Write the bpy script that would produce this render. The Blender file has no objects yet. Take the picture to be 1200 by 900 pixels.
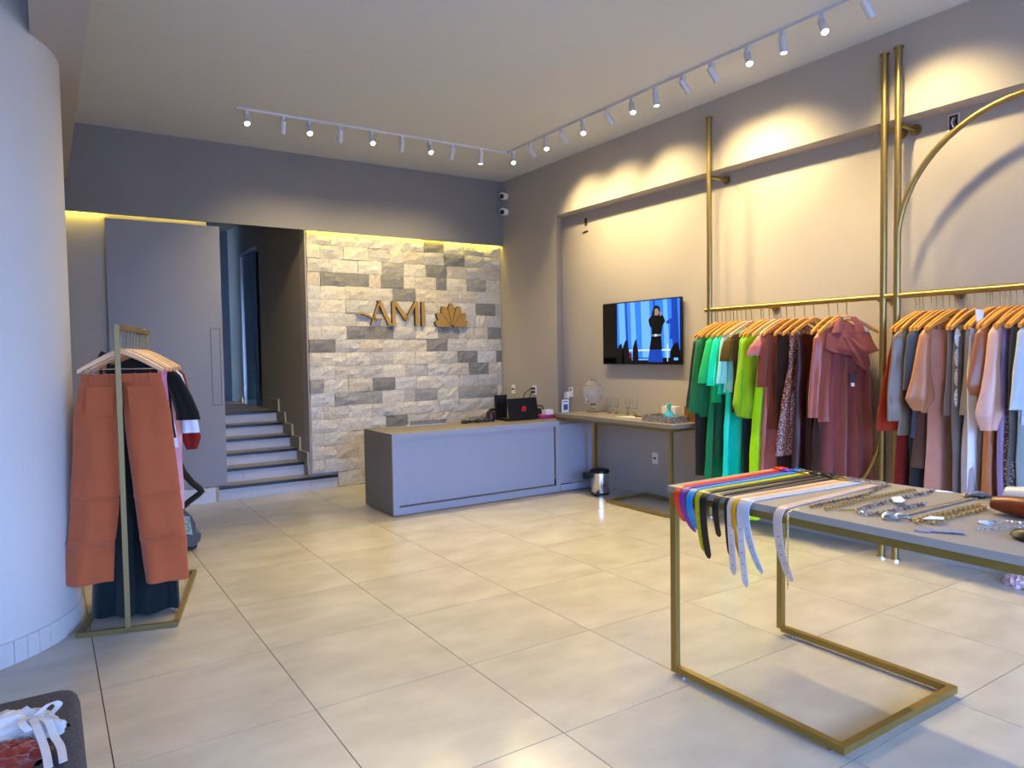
import bpy, bmesh, math, random
from mathutils import Vector, Matrix, noise
from math import sin, cos, pi, radians, sqrt, atan2
random.seed(7)
S = bpy.context.scene
COL = S.collection

# ------------------------------------------------------------------ camera
cam_d = bpy.data.cameras.new('camera')
cam_d.sensor_width = 36.0
cam_d.lens = 36.0 * 836.4 / 1200.0
cam_d.clip_start = 0.05
cam = bpy.data.objects.new('camera', cam_d)
COL.objects.link(cam)
def _cam_rot(yaw, pitch, roll):
    f = Vector((sin(yaw) * cos(pitch), cos(yaw) * cos(pitch), sin(pitch)))
    r = Vector((cos(yaw), -sin(yaw), 0))
    u = r.cross(f)
    r2 = r * cos(roll) + u * sin(roll)
    u2 = -r * sin(roll) + u * cos(roll)
    return Matrix((r2, u2, -f)).transposed()
cam.matrix_world = Matrix.Translation((0, 0, 1.6)) @ _cam_rot(0.5798, -0.0431, -0.0155).to_4x4()
S.camera = cam

# ------------------------------------------------------------------ world, exposure
SKY_STRENGTH = 12.5
w = bpy.data.worlds.new('sky'); S.world = w; w.use_nodes = True
bg = w.node_tree.nodes['Background']
bg.inputs[0].default_value = (0.26, 0.45, 1.0, 1)
bg.inputs[1].default_value = SKY_STRENGTH
S.view_settings.view_transform = 'Standard'
S.view_settings.look = 'None'
S.view_settings.gamma = 1.0
S.view_settings.use_curve_mapping = False
S.view_settings.exposure = 0.57
sun_d = bpy.data.lights.new('sun', 'SUN'); sun_d.energy = 8.0; sun_d.color = (1, .92, .80); sun_d.angle = radians(.6)
sun = bpy.data.objects.new('sun', sun_d); COL.objects.link(sun)
sun.rotation_euler = Vector((.5, -.22, -.84)).to_track_quat('-Z', 'Y').to_euler()
SPOT_W = 120.0
STRIP_W = .3
WARM = (1.0, 0.77, 0.37)

# ------------------------------------------------------------------ materials
def lin(h):
    if not isinstance(h, str): return tuple(h)
    h = h.lstrip('#')
    v = [int(h[i:i + 2], 16) / 255 for i in (0, 2, 4)]
    return tuple(c / 12.92 if c <= .04045 else ((c + .055) / 1.055) ** 2.4 for c in v)
MC = {}
def mat(name, col=(.5, .5, .5), rough=.6, metal=0.0, var=.0, vscale=4.0, bump=.0, bscale=60.0, sheen=0.0,
        emit=None, estr=0.0, trans=0.0, ior=1.45, coat=0.0, spec=.5, stretch=(1, 1, 1), objcol=False, sparkle=None):
    if name in MC: return MC[name]
    m = bpy.data.materials.new(name); m.use_nodes = True
    nt = m.node_tree; b = nt.nodes['Principled BSDF']; L = nt.links.new
    c = lin(col)
    b.inputs['Base Color'].default_value = (*c, 1)
    b.inputs['Roughness'].default_value = rough
    b.inputs['Metallic'].default_value = metal
    b.inputs['Specular IOR Level'].default_value = spec
    b.inputs['IOR'].default_value = ior
    b.inputs['Transmission Weight'].default_value = trans
    b.inputs['Coat Weight'].default_value = coat
    if sheen:
        b.inputs['Sheen Weight'].default_value = sheen
        b.inputs['Sheen Roughness'].default_value = .5
    if emit is not None:
        b.inputs['Emission Color'].default_value = (*lin(emit), 1)
        b.inputs['Emission Strength'].default_value = estr
    tc = nt.nodes.new('ShaderNodeTexCoord')
    mp = nt.nodes.new('ShaderNodeMapping'); mp.inputs['Scale'].default_value = stretch
    L(tc.outputs['Object'], mp.inputs['Vector'])
    oi = None
    if var or objcol:
        oi = nt.nodes.new('ShaderNodeObjectInfo')
        n = nt.nodes.new('ShaderNodeTexNoise'); n.noise_dimensions = '4D'
        n.inputs['Scale'].default_value = vscale; n.inputs['Detail'].default_value = 6
        mu = nt.nodes.new('ShaderNodeMath'); mu.operation = 'MULTIPLY'; mu.inputs[1].default_value = 40
        L(oi.outputs['Random'], mu.inputs[0]); L(mu.outputs[0], n.inputs['W'])
        L(mp.outputs[0], n.inputs['Vector'])
        mr = nt.nodes.new('ShaderNodeMapRange')
        mr.inputs['From Min'].default_value = .3; mr.inputs['From Max'].default_value = .7
        mr.inputs['To Min'].default_value = 1 - var; mr.inputs['To Max'].default_value = 1 + var
        L(n.outputs['Fac'], mr.inputs['Value'])
        mx = nt.nodes.new('ShaderNodeMix'); mx.data_type = 'RGBA'; mx.blend_type = 'MULTIPLY'
        mx.inputs['Factor'].default_value = 1
        if objcol: L(oi.outputs['Color'], mx.inputs['A'])
        else: mx.inputs['A'].default_value = (*c, 1)
        L(mr.outputs[0], mx.inputs['B'])
        L(mx.outputs['Result'], b.inputs['Base Color'])
    if sparkle is not None:
        vo = nt.nodes.new('ShaderNodeTexVoronoi'); vo.inputs['Scale'].default_value = 90
        L(tc.outputs['Object'], vo.inputs['Vector'])
        rp = nt.nodes.new('ShaderNodeValToRGB')
        rp.color_ramp.elements[0].position = .30; rp.color_ramp.elements[0].color = (*lin(sparkle), 1)
        rp.color_ramp.elements[1].position = .42; rp.color_ramp.elements[1].color = (*c, 1)
        L(vo.outputs['Distance'], rp.inputs[0]); L(rp.outputs[0], b.inputs['Base Color'])
    if bump:
        nb = nt.nodes.new('ShaderNodeTexNoise'); nb.inputs['Scale'].default_value = bscale
        nb.inputs['Detail'].default_value = 4
        L(mp.outputs[0], nb.inputs['Vector'])
        bp = nt.nodes.new('ShaderNodeBump'); bp.inputs['Strength'].default_value = bump
        bp.inputs['Distance'].default_value = .01
        L(nb.outputs['Fac'], bp.inputs['Height']); L(bp.outputs[0], b.inputs['Normal'])
    MC[name] = m
    return m

PLASTER = mat('taupe_plaster', '#aaa299', .75, var=.03, vscale=1.5, bump=.04, bscale=180)
DARKPL = mat('dark_grey_plaster', '#7d7b7d', .7, var=.04, vscale=1.5, bump=.04, bscale=180)
CEIL = mat('ceiling_paint', '#c8cbcb', .85, var=.015, vscale=.7)
COLM = mat('column_paint', '#c6c4c1', .7, var=.02, vscale=1.0)
DOORM = mat('door_laminate', '#8d8b90', .55, var=.02, vscale=2)
OLIVE = mat('stairwell_paint', '#a0967f', .75, var=.03, vscale=2)
TILE = mat('floor_tile_porcelain', '#b0aa9b', .20, var=.12, vscale=2.6, bump=.015, bscale=8, stretch=(1, 1.9, 1), spec=.55)
GROUT = mat('grout', '#181410', .9)
STONE = mat('split_stone', '#aaaaaa', .85, objcol=True, var=.28, vscale=16, bump=.6, bscale=45)
GOLD = mat('brushed_gold', (.33, .245, .095), .40, .95, var=.05, vscale=12)
GOLDP = mat('gold_paint', (.28, .195, .05), .40, .7, var=.04, vscale=12)
CHROME = mat('chrome', (.75, .75, .75), .18, 1.0)
STEEL = mat('brushed_steel', (.55, .55, .56), .28, 1.0)
WHITE = mat('white_plastic', '#e6e6e4', .4)
WHITEM = mat('white_lamp_metal', '#c9cbd2', .45)
BLACK = mat('black_plastic', '#0c0c0e', .4)
BLACKM = mat('black_rubber', '#151515', .7)
LAMIN = mat('taupe_laminate', '#978e82', .5, var=.03, vscale=5)
LAMSIDE = mat('dark_taupe_laminate', '#77736d', .55, var=.03, vscale=5)
COUNTERF = mat('counter_front_laminate', '#979aa6', .45, var=.015)
WOOD = mat('hanger_wood', '#c98a3c', .4, var=.15, vscale=7, stretch=(1, 8, 8))
WOODP = mat('pale_hanger_wood', '#d8a878', .42, var=.1, vscale=7, stretch=(1, 8, 8))
NOSING = mat('dark_granite', '#17181c', .35, var=.2, vscale=60)
RISER = mat('riser_tile', '#b4b3b8', .4, var=.04, vscale=3)
GLASS = mat('clear_glass', (.95, .97, .97), .02, trans=1.0, ior=1.35)
TEALGLASS = mat('teal_glass', (.35, .62, .68), .04, trans=.9, ior=1.2)
DARK = mat('painted_shade', '#1b1a19', .9)  # near-black colour standing in for shade
SPOTGLOW = mat('lamp_lens', (1, .9, .7), .3, emit=(1, .86, .58), estr=60)
LEDGLOW = mat('led_tape', (1, .85, .4), .5, emit=(1.0, .80, .10), estr=14)
def cloth(name, col, kind='cotton'):
    c = lin(col); g_ = sum(c) / 3
    col = tuple(max(.001, (g_ + (q - g_) * 1.18)) ** 1.1 for q in c)
    if kind == 'satin': return mat(name, col, .34, var=.05, vscale=9, sheen=.1, bump=.03, bscale=25, spec=.5)
    if kind == 'leather': return mat(name, col, .36, var=.1, vscale=12, bump=.08, bscale=120)
    if kind == 'sequin': return mat(name, col, .35, sparkle='#c9a08a')
    return mat(name, col, .8, var=.07, vscale=10, sheen=.25, bump=.05, bscale=240, spec=.25)

# ------------------------------------------------------------------ builders
OFF = {}
class G:
    def __init__(s): s.bm = bmesh.new()
    def box(s, x0, x1, y0, y1, z0, z1):
        v = [s.bm.verts.new((x, y, z)) for x in (x0, x1) for y in (y0, y1) for z in (z0, z1)]
        for f in ((0, 1, 3, 2), (4, 6, 7, 5), (0, 4, 5, 1), (2, 3, 7, 6), (0, 2, 6, 4), (1, 5, 7, 3)):
            s.bm.faces.new([v[i] for i in f])
        return s
    def obox(s, c, ex, ey, ez, hx, hy, hz):
        c = Vector(c); ex = Vector(ex).normalized(); ey = Vector(ey).normalized(); ez = Vector(ez).normalized()
        v = [s.bm.verts.new(c + ex * a * hx + ey * b * hy + ez * d * hz) for a in (-1, 1) for b in (-1, 1) for d in (-1, 1)]
        for f in ((0, 1, 3, 2), (4, 6, 7, 5), (0, 4, 5, 1), (2, 3, 7, 6), (0, 2, 6, 4), (1, 5, 7, 3)):
            s.bm.faces.new([v[i] for i in f])
        return s
    def bar(s, p0, p1, w, h=None, up=(0, 0, 1)):
        p0 = Vector(p0); p1 = Vector(p1); d = (p1 - p0).normalized(); up = Vector(up)
        if abs(d.dot(up)) > .95: up = Vector((0, 1, 0))
        ex = d.cross(up).normalized(); ez = ex.cross(d)
        return s.obox((p0 + p1) / 2, d, ex, ez, (p1 - p0).length / 2, w / 2, (h or w) / 2)
    def tube(s, pts, r, n=10, closed=False, cap=True):
        pts = [Vector(p) for p in pts]; N = len(pts)
        rr = r if isinstance(r, (list, tuple)) else [r] * N
        rings = []; prev = None
        for i, p in enumerate(pts):
            if closed: t = pts[(i + 1) % N] - pts[i - 1]
            else: t = pts[min(i + 1, N - 1)] - pts[max(i - 1, 0)]
            t.normalize()
            if prev is None:
                a = Vector((0, 0, 1)) if abs(t.z) < .9 else Vector((1, 0, 0))
                e = t.cross(a).normalized()
            else:
                e = (prev - t * prev.dot(t)).normalized()
            prev = e; f = t.cross(e)
            rings.append([s.bm.verts.new(p + (e * cos(2 * pi * k / n) + f * sin(2 * pi * k / n)) * rr[i]) for k in range(n)])
        for i in range(N if closed else N - 1):
            A = rings[i]; B = rings[(i + 1) % N]
            for k in range(n): s.bm.faces.new((A[k], A[(k + 1) % n], B[(k + 1) % n], B[k]))
        if cap and not closed:
            s.bm.faces.new(rings[0][::-1]); s.bm.faces.new(rings[-1])
        return s
    def lathe(s, prof, n=24, c=(0, 0, 0), M=None):
        c = Vector(c); rings = []
        for r, z in prof:
            if r < 1e-5:
                p = Vector((0, 0, z)); rings.append([s.bm.verts.new((M @ p if M else p) + c)])
            else:
                ring = []
                for k in range(n):
                    p = Vector((r * cos(2 * pi * k / n), r * sin(2 * pi * k / n), z))
                    ring.append(s.bm.verts.new((M @ p if M else p) + c))
                rings.append(ring)
        for A, B in zip(rings, rings[1:]):
            if len(A) == 1 and len(B) == 1: continue
            for k in range(n):
                k2 = (k + 1) % n
                if len(A) == 1: s.bm.faces.new((A[0], B[k], B[k2]))
                elif len(B) == 1: s.bm.faces.new((A[k], A[k2], B[0]))
                else: s.bm.faces.new((A[k], A[k2], B[k2], B[k]))
        return s
    def prism(s, poly, fn, d0, d1):
        A = [s.bm.verts.new(fn(a, b, d0)) for a, b in poly]; B = [s.bm.verts.new(fn(a, b, d1)) for a, b in poly]
        n = len(poly)
        s.bm.faces.new(A); s.bm.faces.new(B[::-1])
        for i in range(n): s.bm.faces.new((A[i], B[i], B[(i + 1) % n], A[(i + 1) % n]))
        return s
    def rings(s, R, cap0=True, cap1=True):
        V = [[s.bm.verts.new(p) for p in ring] for ring in R]
        n = len(V[0])
        for A, B in zip(V, V[1:]):
            for k in range(n): s.bm.faces.new((A[k], A[(k + 1) % n], B[(k + 1) % n], B[k]))
        if cap0: s.bm.faces.new(V[0][::-1])
        if cap1: s.bm.faces.new(V[-1])
        return s
    def ribbon(s, pts, side, w, t):
        pts = [Vector(p) for p in pts]; side = Vector(side).normalized(); R = []
        ww = w if isinstance(w, list) else [w] * len(pts)
        for i, p in enumerate(pts):
            tg = (pts[min(i + 1, len(pts) - 1)] - pts[max(i - 1, 0)]).normalized()
            nn = side.cross(tg).normalized()
            R.append([p + side * ww[i] / 2 + nn * t / 2, p - side * ww[i] / 2 + nn * t / 2, p - side * ww[i] / 2 - nn * t / 2, p + side * ww[i] / 2 - nn * t / 2])
        return s.rings(R)
    def build(s, name, m, parent=None, smooth=False, bevel=0.0, local=False, free=False):
        bm = s.bm
        if bevel:
            bmesh.ops.bevel(bm, geom=[e for e in bm.edges if e.calc_face_angle(0) > .6], offset=bevel, segments=2, profile=.6, affect='EDGES')
        bmesh.ops.recalc_face_normals(bm, faces=bm.faces)
        off = Vector((0, 0, 0))
        if parent is not None and not local: off = OFF.get(parent.name, Vector((0, 0, 0)))
        if free:
            xs = [v.co for v in bm.verts]
            lo = Vector([min(c[i] for c in xs) for i in range(3)]); hi = Vector([max(c[i] for c in xs) for i in range(3)])
            off = Vector(((lo.x + hi.x) / 2, (lo.y + hi.y) / 2, lo.z))
        if off.length > 0:
            for v in bm.verts: v.co -= off
        me = bpy.data.meshes.new(name); bm.to_mesh(me); bm.free()
        if smooth:
            me.polygons.foreach_set('use_smooth', [True] * len(me.polygons))
            me.set_sharp_from_angle(angle=radians(50))
        ms = m if isinstance(m, (list, tuple)) else [m]
        for q in ms: me.materials.append(q)
        o = bpy.data.objects.new(name, me); COL.objects.link(o)
        if parent is not None:
            o.parent = parent
            if not local: OFF[o.name] = off
        elif free: o.location = off; OFF[o.name] = off
        return o
def tag(o, label, cat, group=None):
    o['label'] = label; o['category'] = cat
    if group: o['group'] = group
    return o
def thing(name, label, cat, loc=(0, 0, 0), rz=0, group=None):
    o = bpy.data.objects.new(name, None); COL.objects.link(o)
    o.empty_display_size = .1
    o.location = loc; o.rotation_euler = (0, 0, rz)
    OFF[o.name] = Vector(loc)
    return tag(o, label, cat, group)
def struct(o): o['kind'] = 'structure'; return o
def copy_tree(o, parent=None):
    c = o.copy(); COL.objects.link(c)
    if parent is not None: c.parent = parent
    for ch in list(o.children): copy_tree(ch, c)
    return c
def arc(cx, cy, r, a0, a1, n):
    return [(cx + r * cos(radians(a0 + (a1 - a0) * i / n)), cy + r * sin(radians(a0 + (a1 - a0) * i / n))) for i in range(n + 1)]

# ================================================================== setting
CZ = 3.95; XW = 5.36; XN = 5.55; YB = 8.35; YS = 8.46
fl = struct(G().box(-2.6, 5.75, -2.6, 12.9, -.2, -.012).build('floor', GROUT))
# floor tiles, each a piece of the floor
tw = .4 - .0022
tg = G().box(-tw, tw, -tw, tw, -.012, 0)
tile0 = tg.build('tile', TILE, fl, bevel=.0012)
first = True
for i in range(-4, 6):
    for j in range(-5, 8):
        X = .97336 + (i + .5) * .8; Y = 4.75072 - (j - .5) * .8
        if X < -2.2: continue
        if Y > 8.5: continue
        o = tile0 if first else tile0.copy()
        if not first: COL.objects.link(o)
        first = False
        o.location = (X, Y, 0); o.rotation_euler = (0, 0, 0)
struct(G().box(-2.7, 5.75, -2.6, YS + .2, CZ, CZ + .2).build('ceiling', CEIL))
# right wall with the long shallow niche
wall_right = struct(G().box(XN, 5.75, -2.6, 7.27, -.2, 3.295).build('wall_right', PLASTER))          # niche back
struct(G().box(XW, 5.75, -2.6, YS + .2, 3.295, CZ).build('wall_right_upper', PLASTER))               # band above the niche
A = [(XW, 7.14), (XW, YS + .2), (5.75, YS + .2), (5.75, 7.27), (XN, 7.27)]                            # pier with splayed jamb
struct(G().prism(A, lambda a, b, d: Vector((a, b, d)), -.2, 3.295).build('wall_right_pier', PLASTER))
struct(G().box(-2.7, -2.5, -2.6, YS + .2, -.2, CZ).build('wall_left', PLASTER))
# back wall: panels around the stair opening
wall_back = struct(G().box(2.63, XW, YS, YS + .2, -.2, CZ).build('wall_back', PLASTER))
struct(G().box(-2.5, 1.55, YS, YS + .2, -.2, CZ).build('wall_back_left', PLASTER))
struct(G().box(1.55, 2.63, YS, YS + .2, 3.3, CZ).build('wall_back_upper', PLASTER))
struct(G().box(.0, XW, YB, YB + .035, 3.08, CZ).build('trim_1', DARKPL))       # bulkhead fascia
struct(G().box(.0, .26, -2.6, YB, 3.385, CZ).build('trim_2', PLASTER))           # beam by the column
# front: open shopfront under a lintel
struct(G().box(-2.7, 5.75, -2.6, -2.4, 3.0, CZ).build('wall_front', PLASTER))
struct(G().box(-45, 45, -40, -2.6, -.25, -.05).build('trim_3', mat('outside_paving', '#8d8a86', .85)))
struct(G().box(-45, 45, -20.4, -20, -.05, 3.0).build('wall_sky_block', mat('sky_block_paint', '#c9bfae', .8)))  # unseen wall across the street, added to block the low sky
# stair hall
struct(G().box(2.63, 2.78, YS + .2, 10.62, -.2, 3.75).build('wall_stair_right', OLIVE))
struct(G().box(2.63, 2.78, 10.62, 11.6, 3.2, 3.75).build('wall_stair_lintel', OLIVE))
struct(G().box(2.63, 2.78, 11.6, 12.9, -.2, 3.75).build('wall_stair_far', OLIVE))
struct(G().box(1.3, 1.45, YS + .2, 12.35, -.2, 3.75).build('wall_stair_left', OLIVE))
struct(G().box(1.0, 2.78, 12.6, 12.75, -.2, 3.75).build('wall_stair_end', mat('hall_paint', '#757b88', .7)))
struct(G().box(1.0, 2.78, YS + .2, 12.75, 3.7, 3.85).build('ceiling_stair', OLIVE))
struct(G().box(2.785, 2.83, 10.5, 11.8, .8, 3.3).build('wall_stair_shade', DARK))  # dark panel painted as the unlit space beyond the glass door
# glass door leaf at the landing
dr = thing('door_2', '', 'door', (2.6, 10.62, .878)); del dr['label'], dr['category']; dr['kind'] = 'structure'
G().bar((2.60, 11.52, .88), (2.60, 11.52, 3.18), .05, .05).bar((2.60, 10.64, 3.16), (2.60, 11.52, 3.16), .05, .05).build('frame', STEEL, dr)
G().box(2.596, 2.606, 10.66, 11.50, .89, 3.13).build('pane', TEALGLASS, dr)
# big round column, its tiled base
cxc, cyc, rc = -.72, 5.24, .865
prof = [(rc, -.01), (rc, CZ)]
struct(G().lathe(prof, 96, (cxc, cyc, 0)).build('wall_column', COLM, smooth=True))
wcol = bpy.data.objects['wall_column']
nt_ = 72
seg = G()
a0 = 2 * pi / nt_
R0, R1 = rc - .005, rc + .012
half = a0 * .5 - .0022
pts = [(R0, -half), (R1, -half), (R1, 0), (R1, half), (R0, half)]
seg.prism([(r * cos(a), r * sin(a)) for r, a in pts], lambda a, b, d: Vector((a, b, d)), .001, .125)
t0 = seg.build('base_tile', COLM, wcol, local=True)
for k in range(nt_):
    o = t0 if k == 0 else t0.copy()
    if k: COL.objects.link(o)
    o.location = (cxc, cyc, 0); o.rotation_euler = (0, 0, k * a0)
# baseboards
struct(G().box(XN - .012, XN, -2.6, 7.2, 0, .125).build('baseboard_right', PLASTER))
struct(G().box(-.6, 1.58, YS - .075, YS, 0, .165).build('baseboard_back', mat('white_base', '#c9c9cc', .5)))
struct(G().box(1.545, 1.575, YS - .082, YS - .06, 0, .165).build('trim_4', OLIVE))

# stone cladding on the back wall, one object per stone
RH = .1613
stone_meshes = []
for k in range(10):
    g = G(); nx, nz = 5, 3
    rng = random.Random(100 + k)
    front = []
    for b in range(nz + 1):
        row = []
        for a in range(nx + 1):
            u = a / nx - .5; v = b / nz - .5
            edge = (a in (0, nx)) or (b in (0, nz))
            x = u * .996 + (rng.uniform(-.012, .012) if b not in (0, nz) or a not in (0, nx) else 0) * (1 if a in (0, nx) else .5)
            z = v * .985 + (rng.uniform(-.02, .02) if b in (0, nz) else rng.uniform(-.05, .05))
            y = -.030 - (rng.uniform(0, .014) if not edge else rng.uniform(-.006, .006))
            row.append(g.bm.verts.new((x, y, z)))
        front.append(row)
    for b in range(nz):
        for a in range(nx):
            g.bm.faces.new((front[b][a], front[b][a + 1], front[b + 1][a + 1], front[b + 1][a]))
    loop = front[0][:] + [front[b][nx] for b in range(1, nz + 1)] + front[nz][nx - 1::-1] + [front[b][0] for b in range(nz - 1, 0, -1)]
    back = [g.bm.verts.new((v.co.x, 0, v.co.z)) for v in loop]
    n = len(loop)
    for q in range(n): g.bm.faces.new((loop[q], back[q], back[(q + 1) % n], loop[(q + 1) % n]))
    o = g.build('stone', STONE, wall_back, local=True)
    stone_meshes.append(o.data)
    bpy.data.objects.remove(o)
dark_c = [(3.04, 2.54), (3.22, 2.55), (3.79, 2.55), (3.94, 2.38), (4.26, 2.98), (4.25, 2.67), (4.43, 2.51), (5.08, 2.17), (3.38, 1.89), (3.57, 1.89), (4.27, 1.72), (4.74, 1.55), (5.3, 1.54), (4.93, 1.39), (2.72, 1.71), (3.46, 1.22), (3.63, 0.75), (4.77, 2.85), (5.31, 1.89)]
mid_c = [(2.73, 1.29), (4.69, 1.08), (4.24, 1.1), (3.02, 1.07), (3.35, 1.05), (5.4, 2.28), (5.16, 1.04), (3.6, 2.7), (4.9, 2.55), (4.4, 1.9)]
for r in range(-1, 20):
    z0 = .027 + r * RH; z1 = z0 + RH
    if r == -1: z0, z1 = .002, .027
    if z1 > 3.26: z1 = 3.26
    x = 2.645 - (0 if r % 2 == 0 else .155)
    rng = random.Random(500 + r)
    while x < XW - .01:
        wd = rng.choice([.31, .31, .31, .30, .32, .155 if rng.random() < .5 else .31])
        x0 = max(x, 2.645); x1 = min(x + wd, XW - .004)
        if XW - x1 < .05: x1 = XW - .004
        x = x1
        if x1 - x0 < .03: continue
        if z0 < .16 and x1 < 2.95: continue
        if z0 < .16 and x0 < 2.95: x0 = 2.95
        if x1 - x0 < .04: continue
        o = bpy.data.objects.new('stone', rng.choice(stone_meshes)); COL.objects.link(o)
        o.parent = wall_back
        o.location = ((x0 + x1) / 2, YS, (z0 + z1) / 2)
        o.scale = (x1 - x0, rng.uniform(.8, 1.25), z1 - z0)
        cx, cz = (x0 + x1) / 2, (z0 + z1) / 2
        isd = any(x0 < a < x1 and abs(b - cz) < RH / 2 for a, b in dark_c)
        ism = any(x0 < a < x1 and abs(b - cz) < RH / 2 for a, b in mid_c)
        t = rng.random()
        if isd: c = lin('#7d7c7a')
        elif ism: c = lin('#98958f')
        else:
            base = lin(['#c8c3b8', '#bdb8ae', '#c2bfb9', '#b4b1ab', '#cbc4b5', '#bfb6a6'][int(t * 6)])
            c = base
        o.color = (*c, 1)

# staircase
st = thing('staircase', 'short flight of six tiled steps with dark stone nosings beside the stone wall', 'stairs', (2.1, 8.4, 0))
ys = [8.40, 8.667, 8.952, 9.235, 9.55, 9.84]; zs = [.159, .313, .452, .594, .735, .878]
jx = [[1.997, 2.61], [1.90], [1.83], [1.76], [1.72], [1.66]]
for k in range(6):
    x0, x1 = (1.575, 2.94) if k == 0 else (1.555, 2.617)
    yb = ys[k + 1] + .02 if k < 5 else 12.58
    sg = G().box(1.555, 2.615, ys[k] + .02, yb, 0, zs[k] - .03)
    if k == 0: sg.box(2.615, 2.935, ys[k] + .02, YS - .004, 0, zs[k] - .03)
    step = sg.build('step', RISER, st)
    xs = [x0] + jx[k] + [x1]
    zb = zs[k - 1] if k else 0
    for a, b in zip(xs, xs[1:]):
        G().box(a + .0015, b - .0015, ys[k], ys[k] + .02, zb + .001, zs[k] - .03).build('riser_tile', RISER, step)
    yt = yb if k else 8.7
    G().box(x0 if k else 1.575, x1, ys[k] - .018, ys[k] + .03, zs[k] - .03, zs[k]).build('nosing', NOSING, step, bevel=.003)
    if k == 0:
        G().box(1.575, 2.63, ys[k] + .03, ys[1], zs[k] - .03, zs[k]).build('tread', mat('tread_tile', '#8f8880', .4, var=.05), step)
    else:
        G().box(1.555, 2.617, ys[k] + .03, yb, zs[k] - .03, zs[k]).build('tread', mat('tread_tile', '#8f8880', .4, var=.05), step)
zz = [(9.717 + .6, 1.03), (9.717, 1.03), (9.715, .872), (9.427, .872), (9.41, .74), (9.118, .74), (9.11, .601), (8.808, .601), (8.808, .443), (8.49, .443), (8.49, .29), (8.47, .29), (8.47, .17)]
low = [(8.68, .17), (8.68, .32), (8.96, .32), (8.96, .455), (9.24, .455), (9.24, .6), (9.55, .6), (9.55, .74), (9.84, .74), (9.84, .88), (9.717 + .6, .88)]
G().prism(zz + low, lambda a, b, d: Vector((d, a, b)), 2.618, 2.63).build('skirting', OLIVE, st)
g = G()
for p, q in zip(zz[:-1], zz[1:]):
    g.bar((2.612, p[0], p[1]), (2.612, q[0], q[1]), .012, .010)
g.build('skirting_trim', mat('pale_trim', '#bdb6a4', .5), st)

# sliding door panel
d1 = thing('door_1', '', 'door', (1.12, 8.42, .17)); del d1['label'], d1['category']; d1['kind'] = 'structure'
G().box(.57, 1.672, YB + .055, YB + .10, .172, 3.045).build('panel', DOORM, d1, bevel=.002)
g = G()
for a, b, c, d in ((1.545, 1.545 + .006, 1.075, 1.925), (1.640, 1.646, 1.075, 1.925)):
    g.box(a, b, YB + .050, YB + .056, c, d)
g.box(1.545, 1.646, YB + .050, YB + .056, 1.919, 1.925).box(1.545, 1.646, YB + .050, YB + .056, 1.072, 1.078)
g.build('handle', mat('door_handle_lip', '#5f5d62', .5), d1)

# LED tapes behind the bulkhead, over the stone and over the door
def led(x0, x1, y, label, z=3.13):
    o = tag(G().box(x0, x1, y - .006, y + .006, z, z + .01).build('led_strip', LEDGLOW, free=True), label, 'light strip')
    return o
def area(name, loc, sx, sy, rot, power, col, parent=None):
    l = bpy.data.lights.new(name, 'AREA'); l.shape = 'RECTANGLE'; l.size = sx; l.size_y = sy; l.energy = power; l.color = col
    o = bpy.data.objects.new(name, l); COL.objects.link(o)
    o.location = loc; o.rotation_euler = rot
    if parent is not None: o.parent = parent; o.location = Vector(loc) - OFF.get(parent.name, Vector((0, 0, 0)))
    return o
e = led(2.60, XW - .02, 8.40, 'yellow LED tape glowing along the top of the stone wall')
area('led_light', (3.98, 8.40, 3.125), 2.7, .012, (0, 0, 0), 16 * STRIP_W, (1, .78, .10), e)
e = led(.02, 1.67, 8.435, 'yellow LED tape glowing above the grey sliding door')
area('led_light', (.30, 8.43, 3.125), .5, .012, (0, 0, 0), 5 * STRIP_W, (1, .78, .10), e)

# ================================================================== AMI sign
YF = 8.405
def fn_sign(a, b, d): return Vector((a, d, b))
SIGN = mat('sign_gold', (.42, .26, .075), .4, .55, var=.05)
SIGNE = mat('sign_edge', '#2b1a10', .6)
def letter(parent, name, polys):
    g = G(); h = G()
    for p in polys:
        g.prism(p, fn_sign, YF - .035, YF - .030)
        h.prism(p, fn_sign, YF - .030, YF + .012)
    o = g.build(name, SIGN, parent); h.build('letter_edge', SIGNE, o)
t = thing('lettering_sign', 'gold raised lettering reading AMI with a swoosh, on the stone wall', 'sign', (3.75, YF, 1.97))
zb, zt = 1.972, 2.283
letter(t, 'letter_a', [[(3.405, zb), (3.425, zb), (3.535, zt - .03), (3.52, zt)],
                       [(3.50, zt), (3.55, zt), (3.695, zb), (3.645, zb)]])
sw = [(3.228, 2.105), (3.29, 2.133), (3.36, 2.118), (3.43, 2.083), (3.50, 2.062), (3.575, 2.055)]
swl = [(3.575, 2.045), (3.50, 2.040), (3.43, 2.055), (3.36, 2.090), (3.29, 2.108), (3.228, 2.092)]
letter(t, 'letter_swoosh', [sw + swl])
letter(t, 'letter_m', [[(3.695, zb), (3.742, zb), (3.742, zt - .02), (3.695, zt - .01)],
                       [(3.705, zt), (3.745, zt), (3.905, 2.085), (3.885, 2.035), (3.865, 2.045)],
                       [(3.875, 2.05), (3.895, 2.03), (4.055, zt), (4.015, zt)],
                       [(4.015, zb), (4.060, zb), (4.060, zt), (4.015, zt - .06)]])
letter(t, 'letter_i', [[(4.105, zb - .005), (4.15, zb - .005), (4.15, zt), (4.105, zt)]])
t = thing('shell_emblem', 'gold seven-petal shell emblem beside the AMI lettering', 'sign', (4.545, YF, 1.953))
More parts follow.
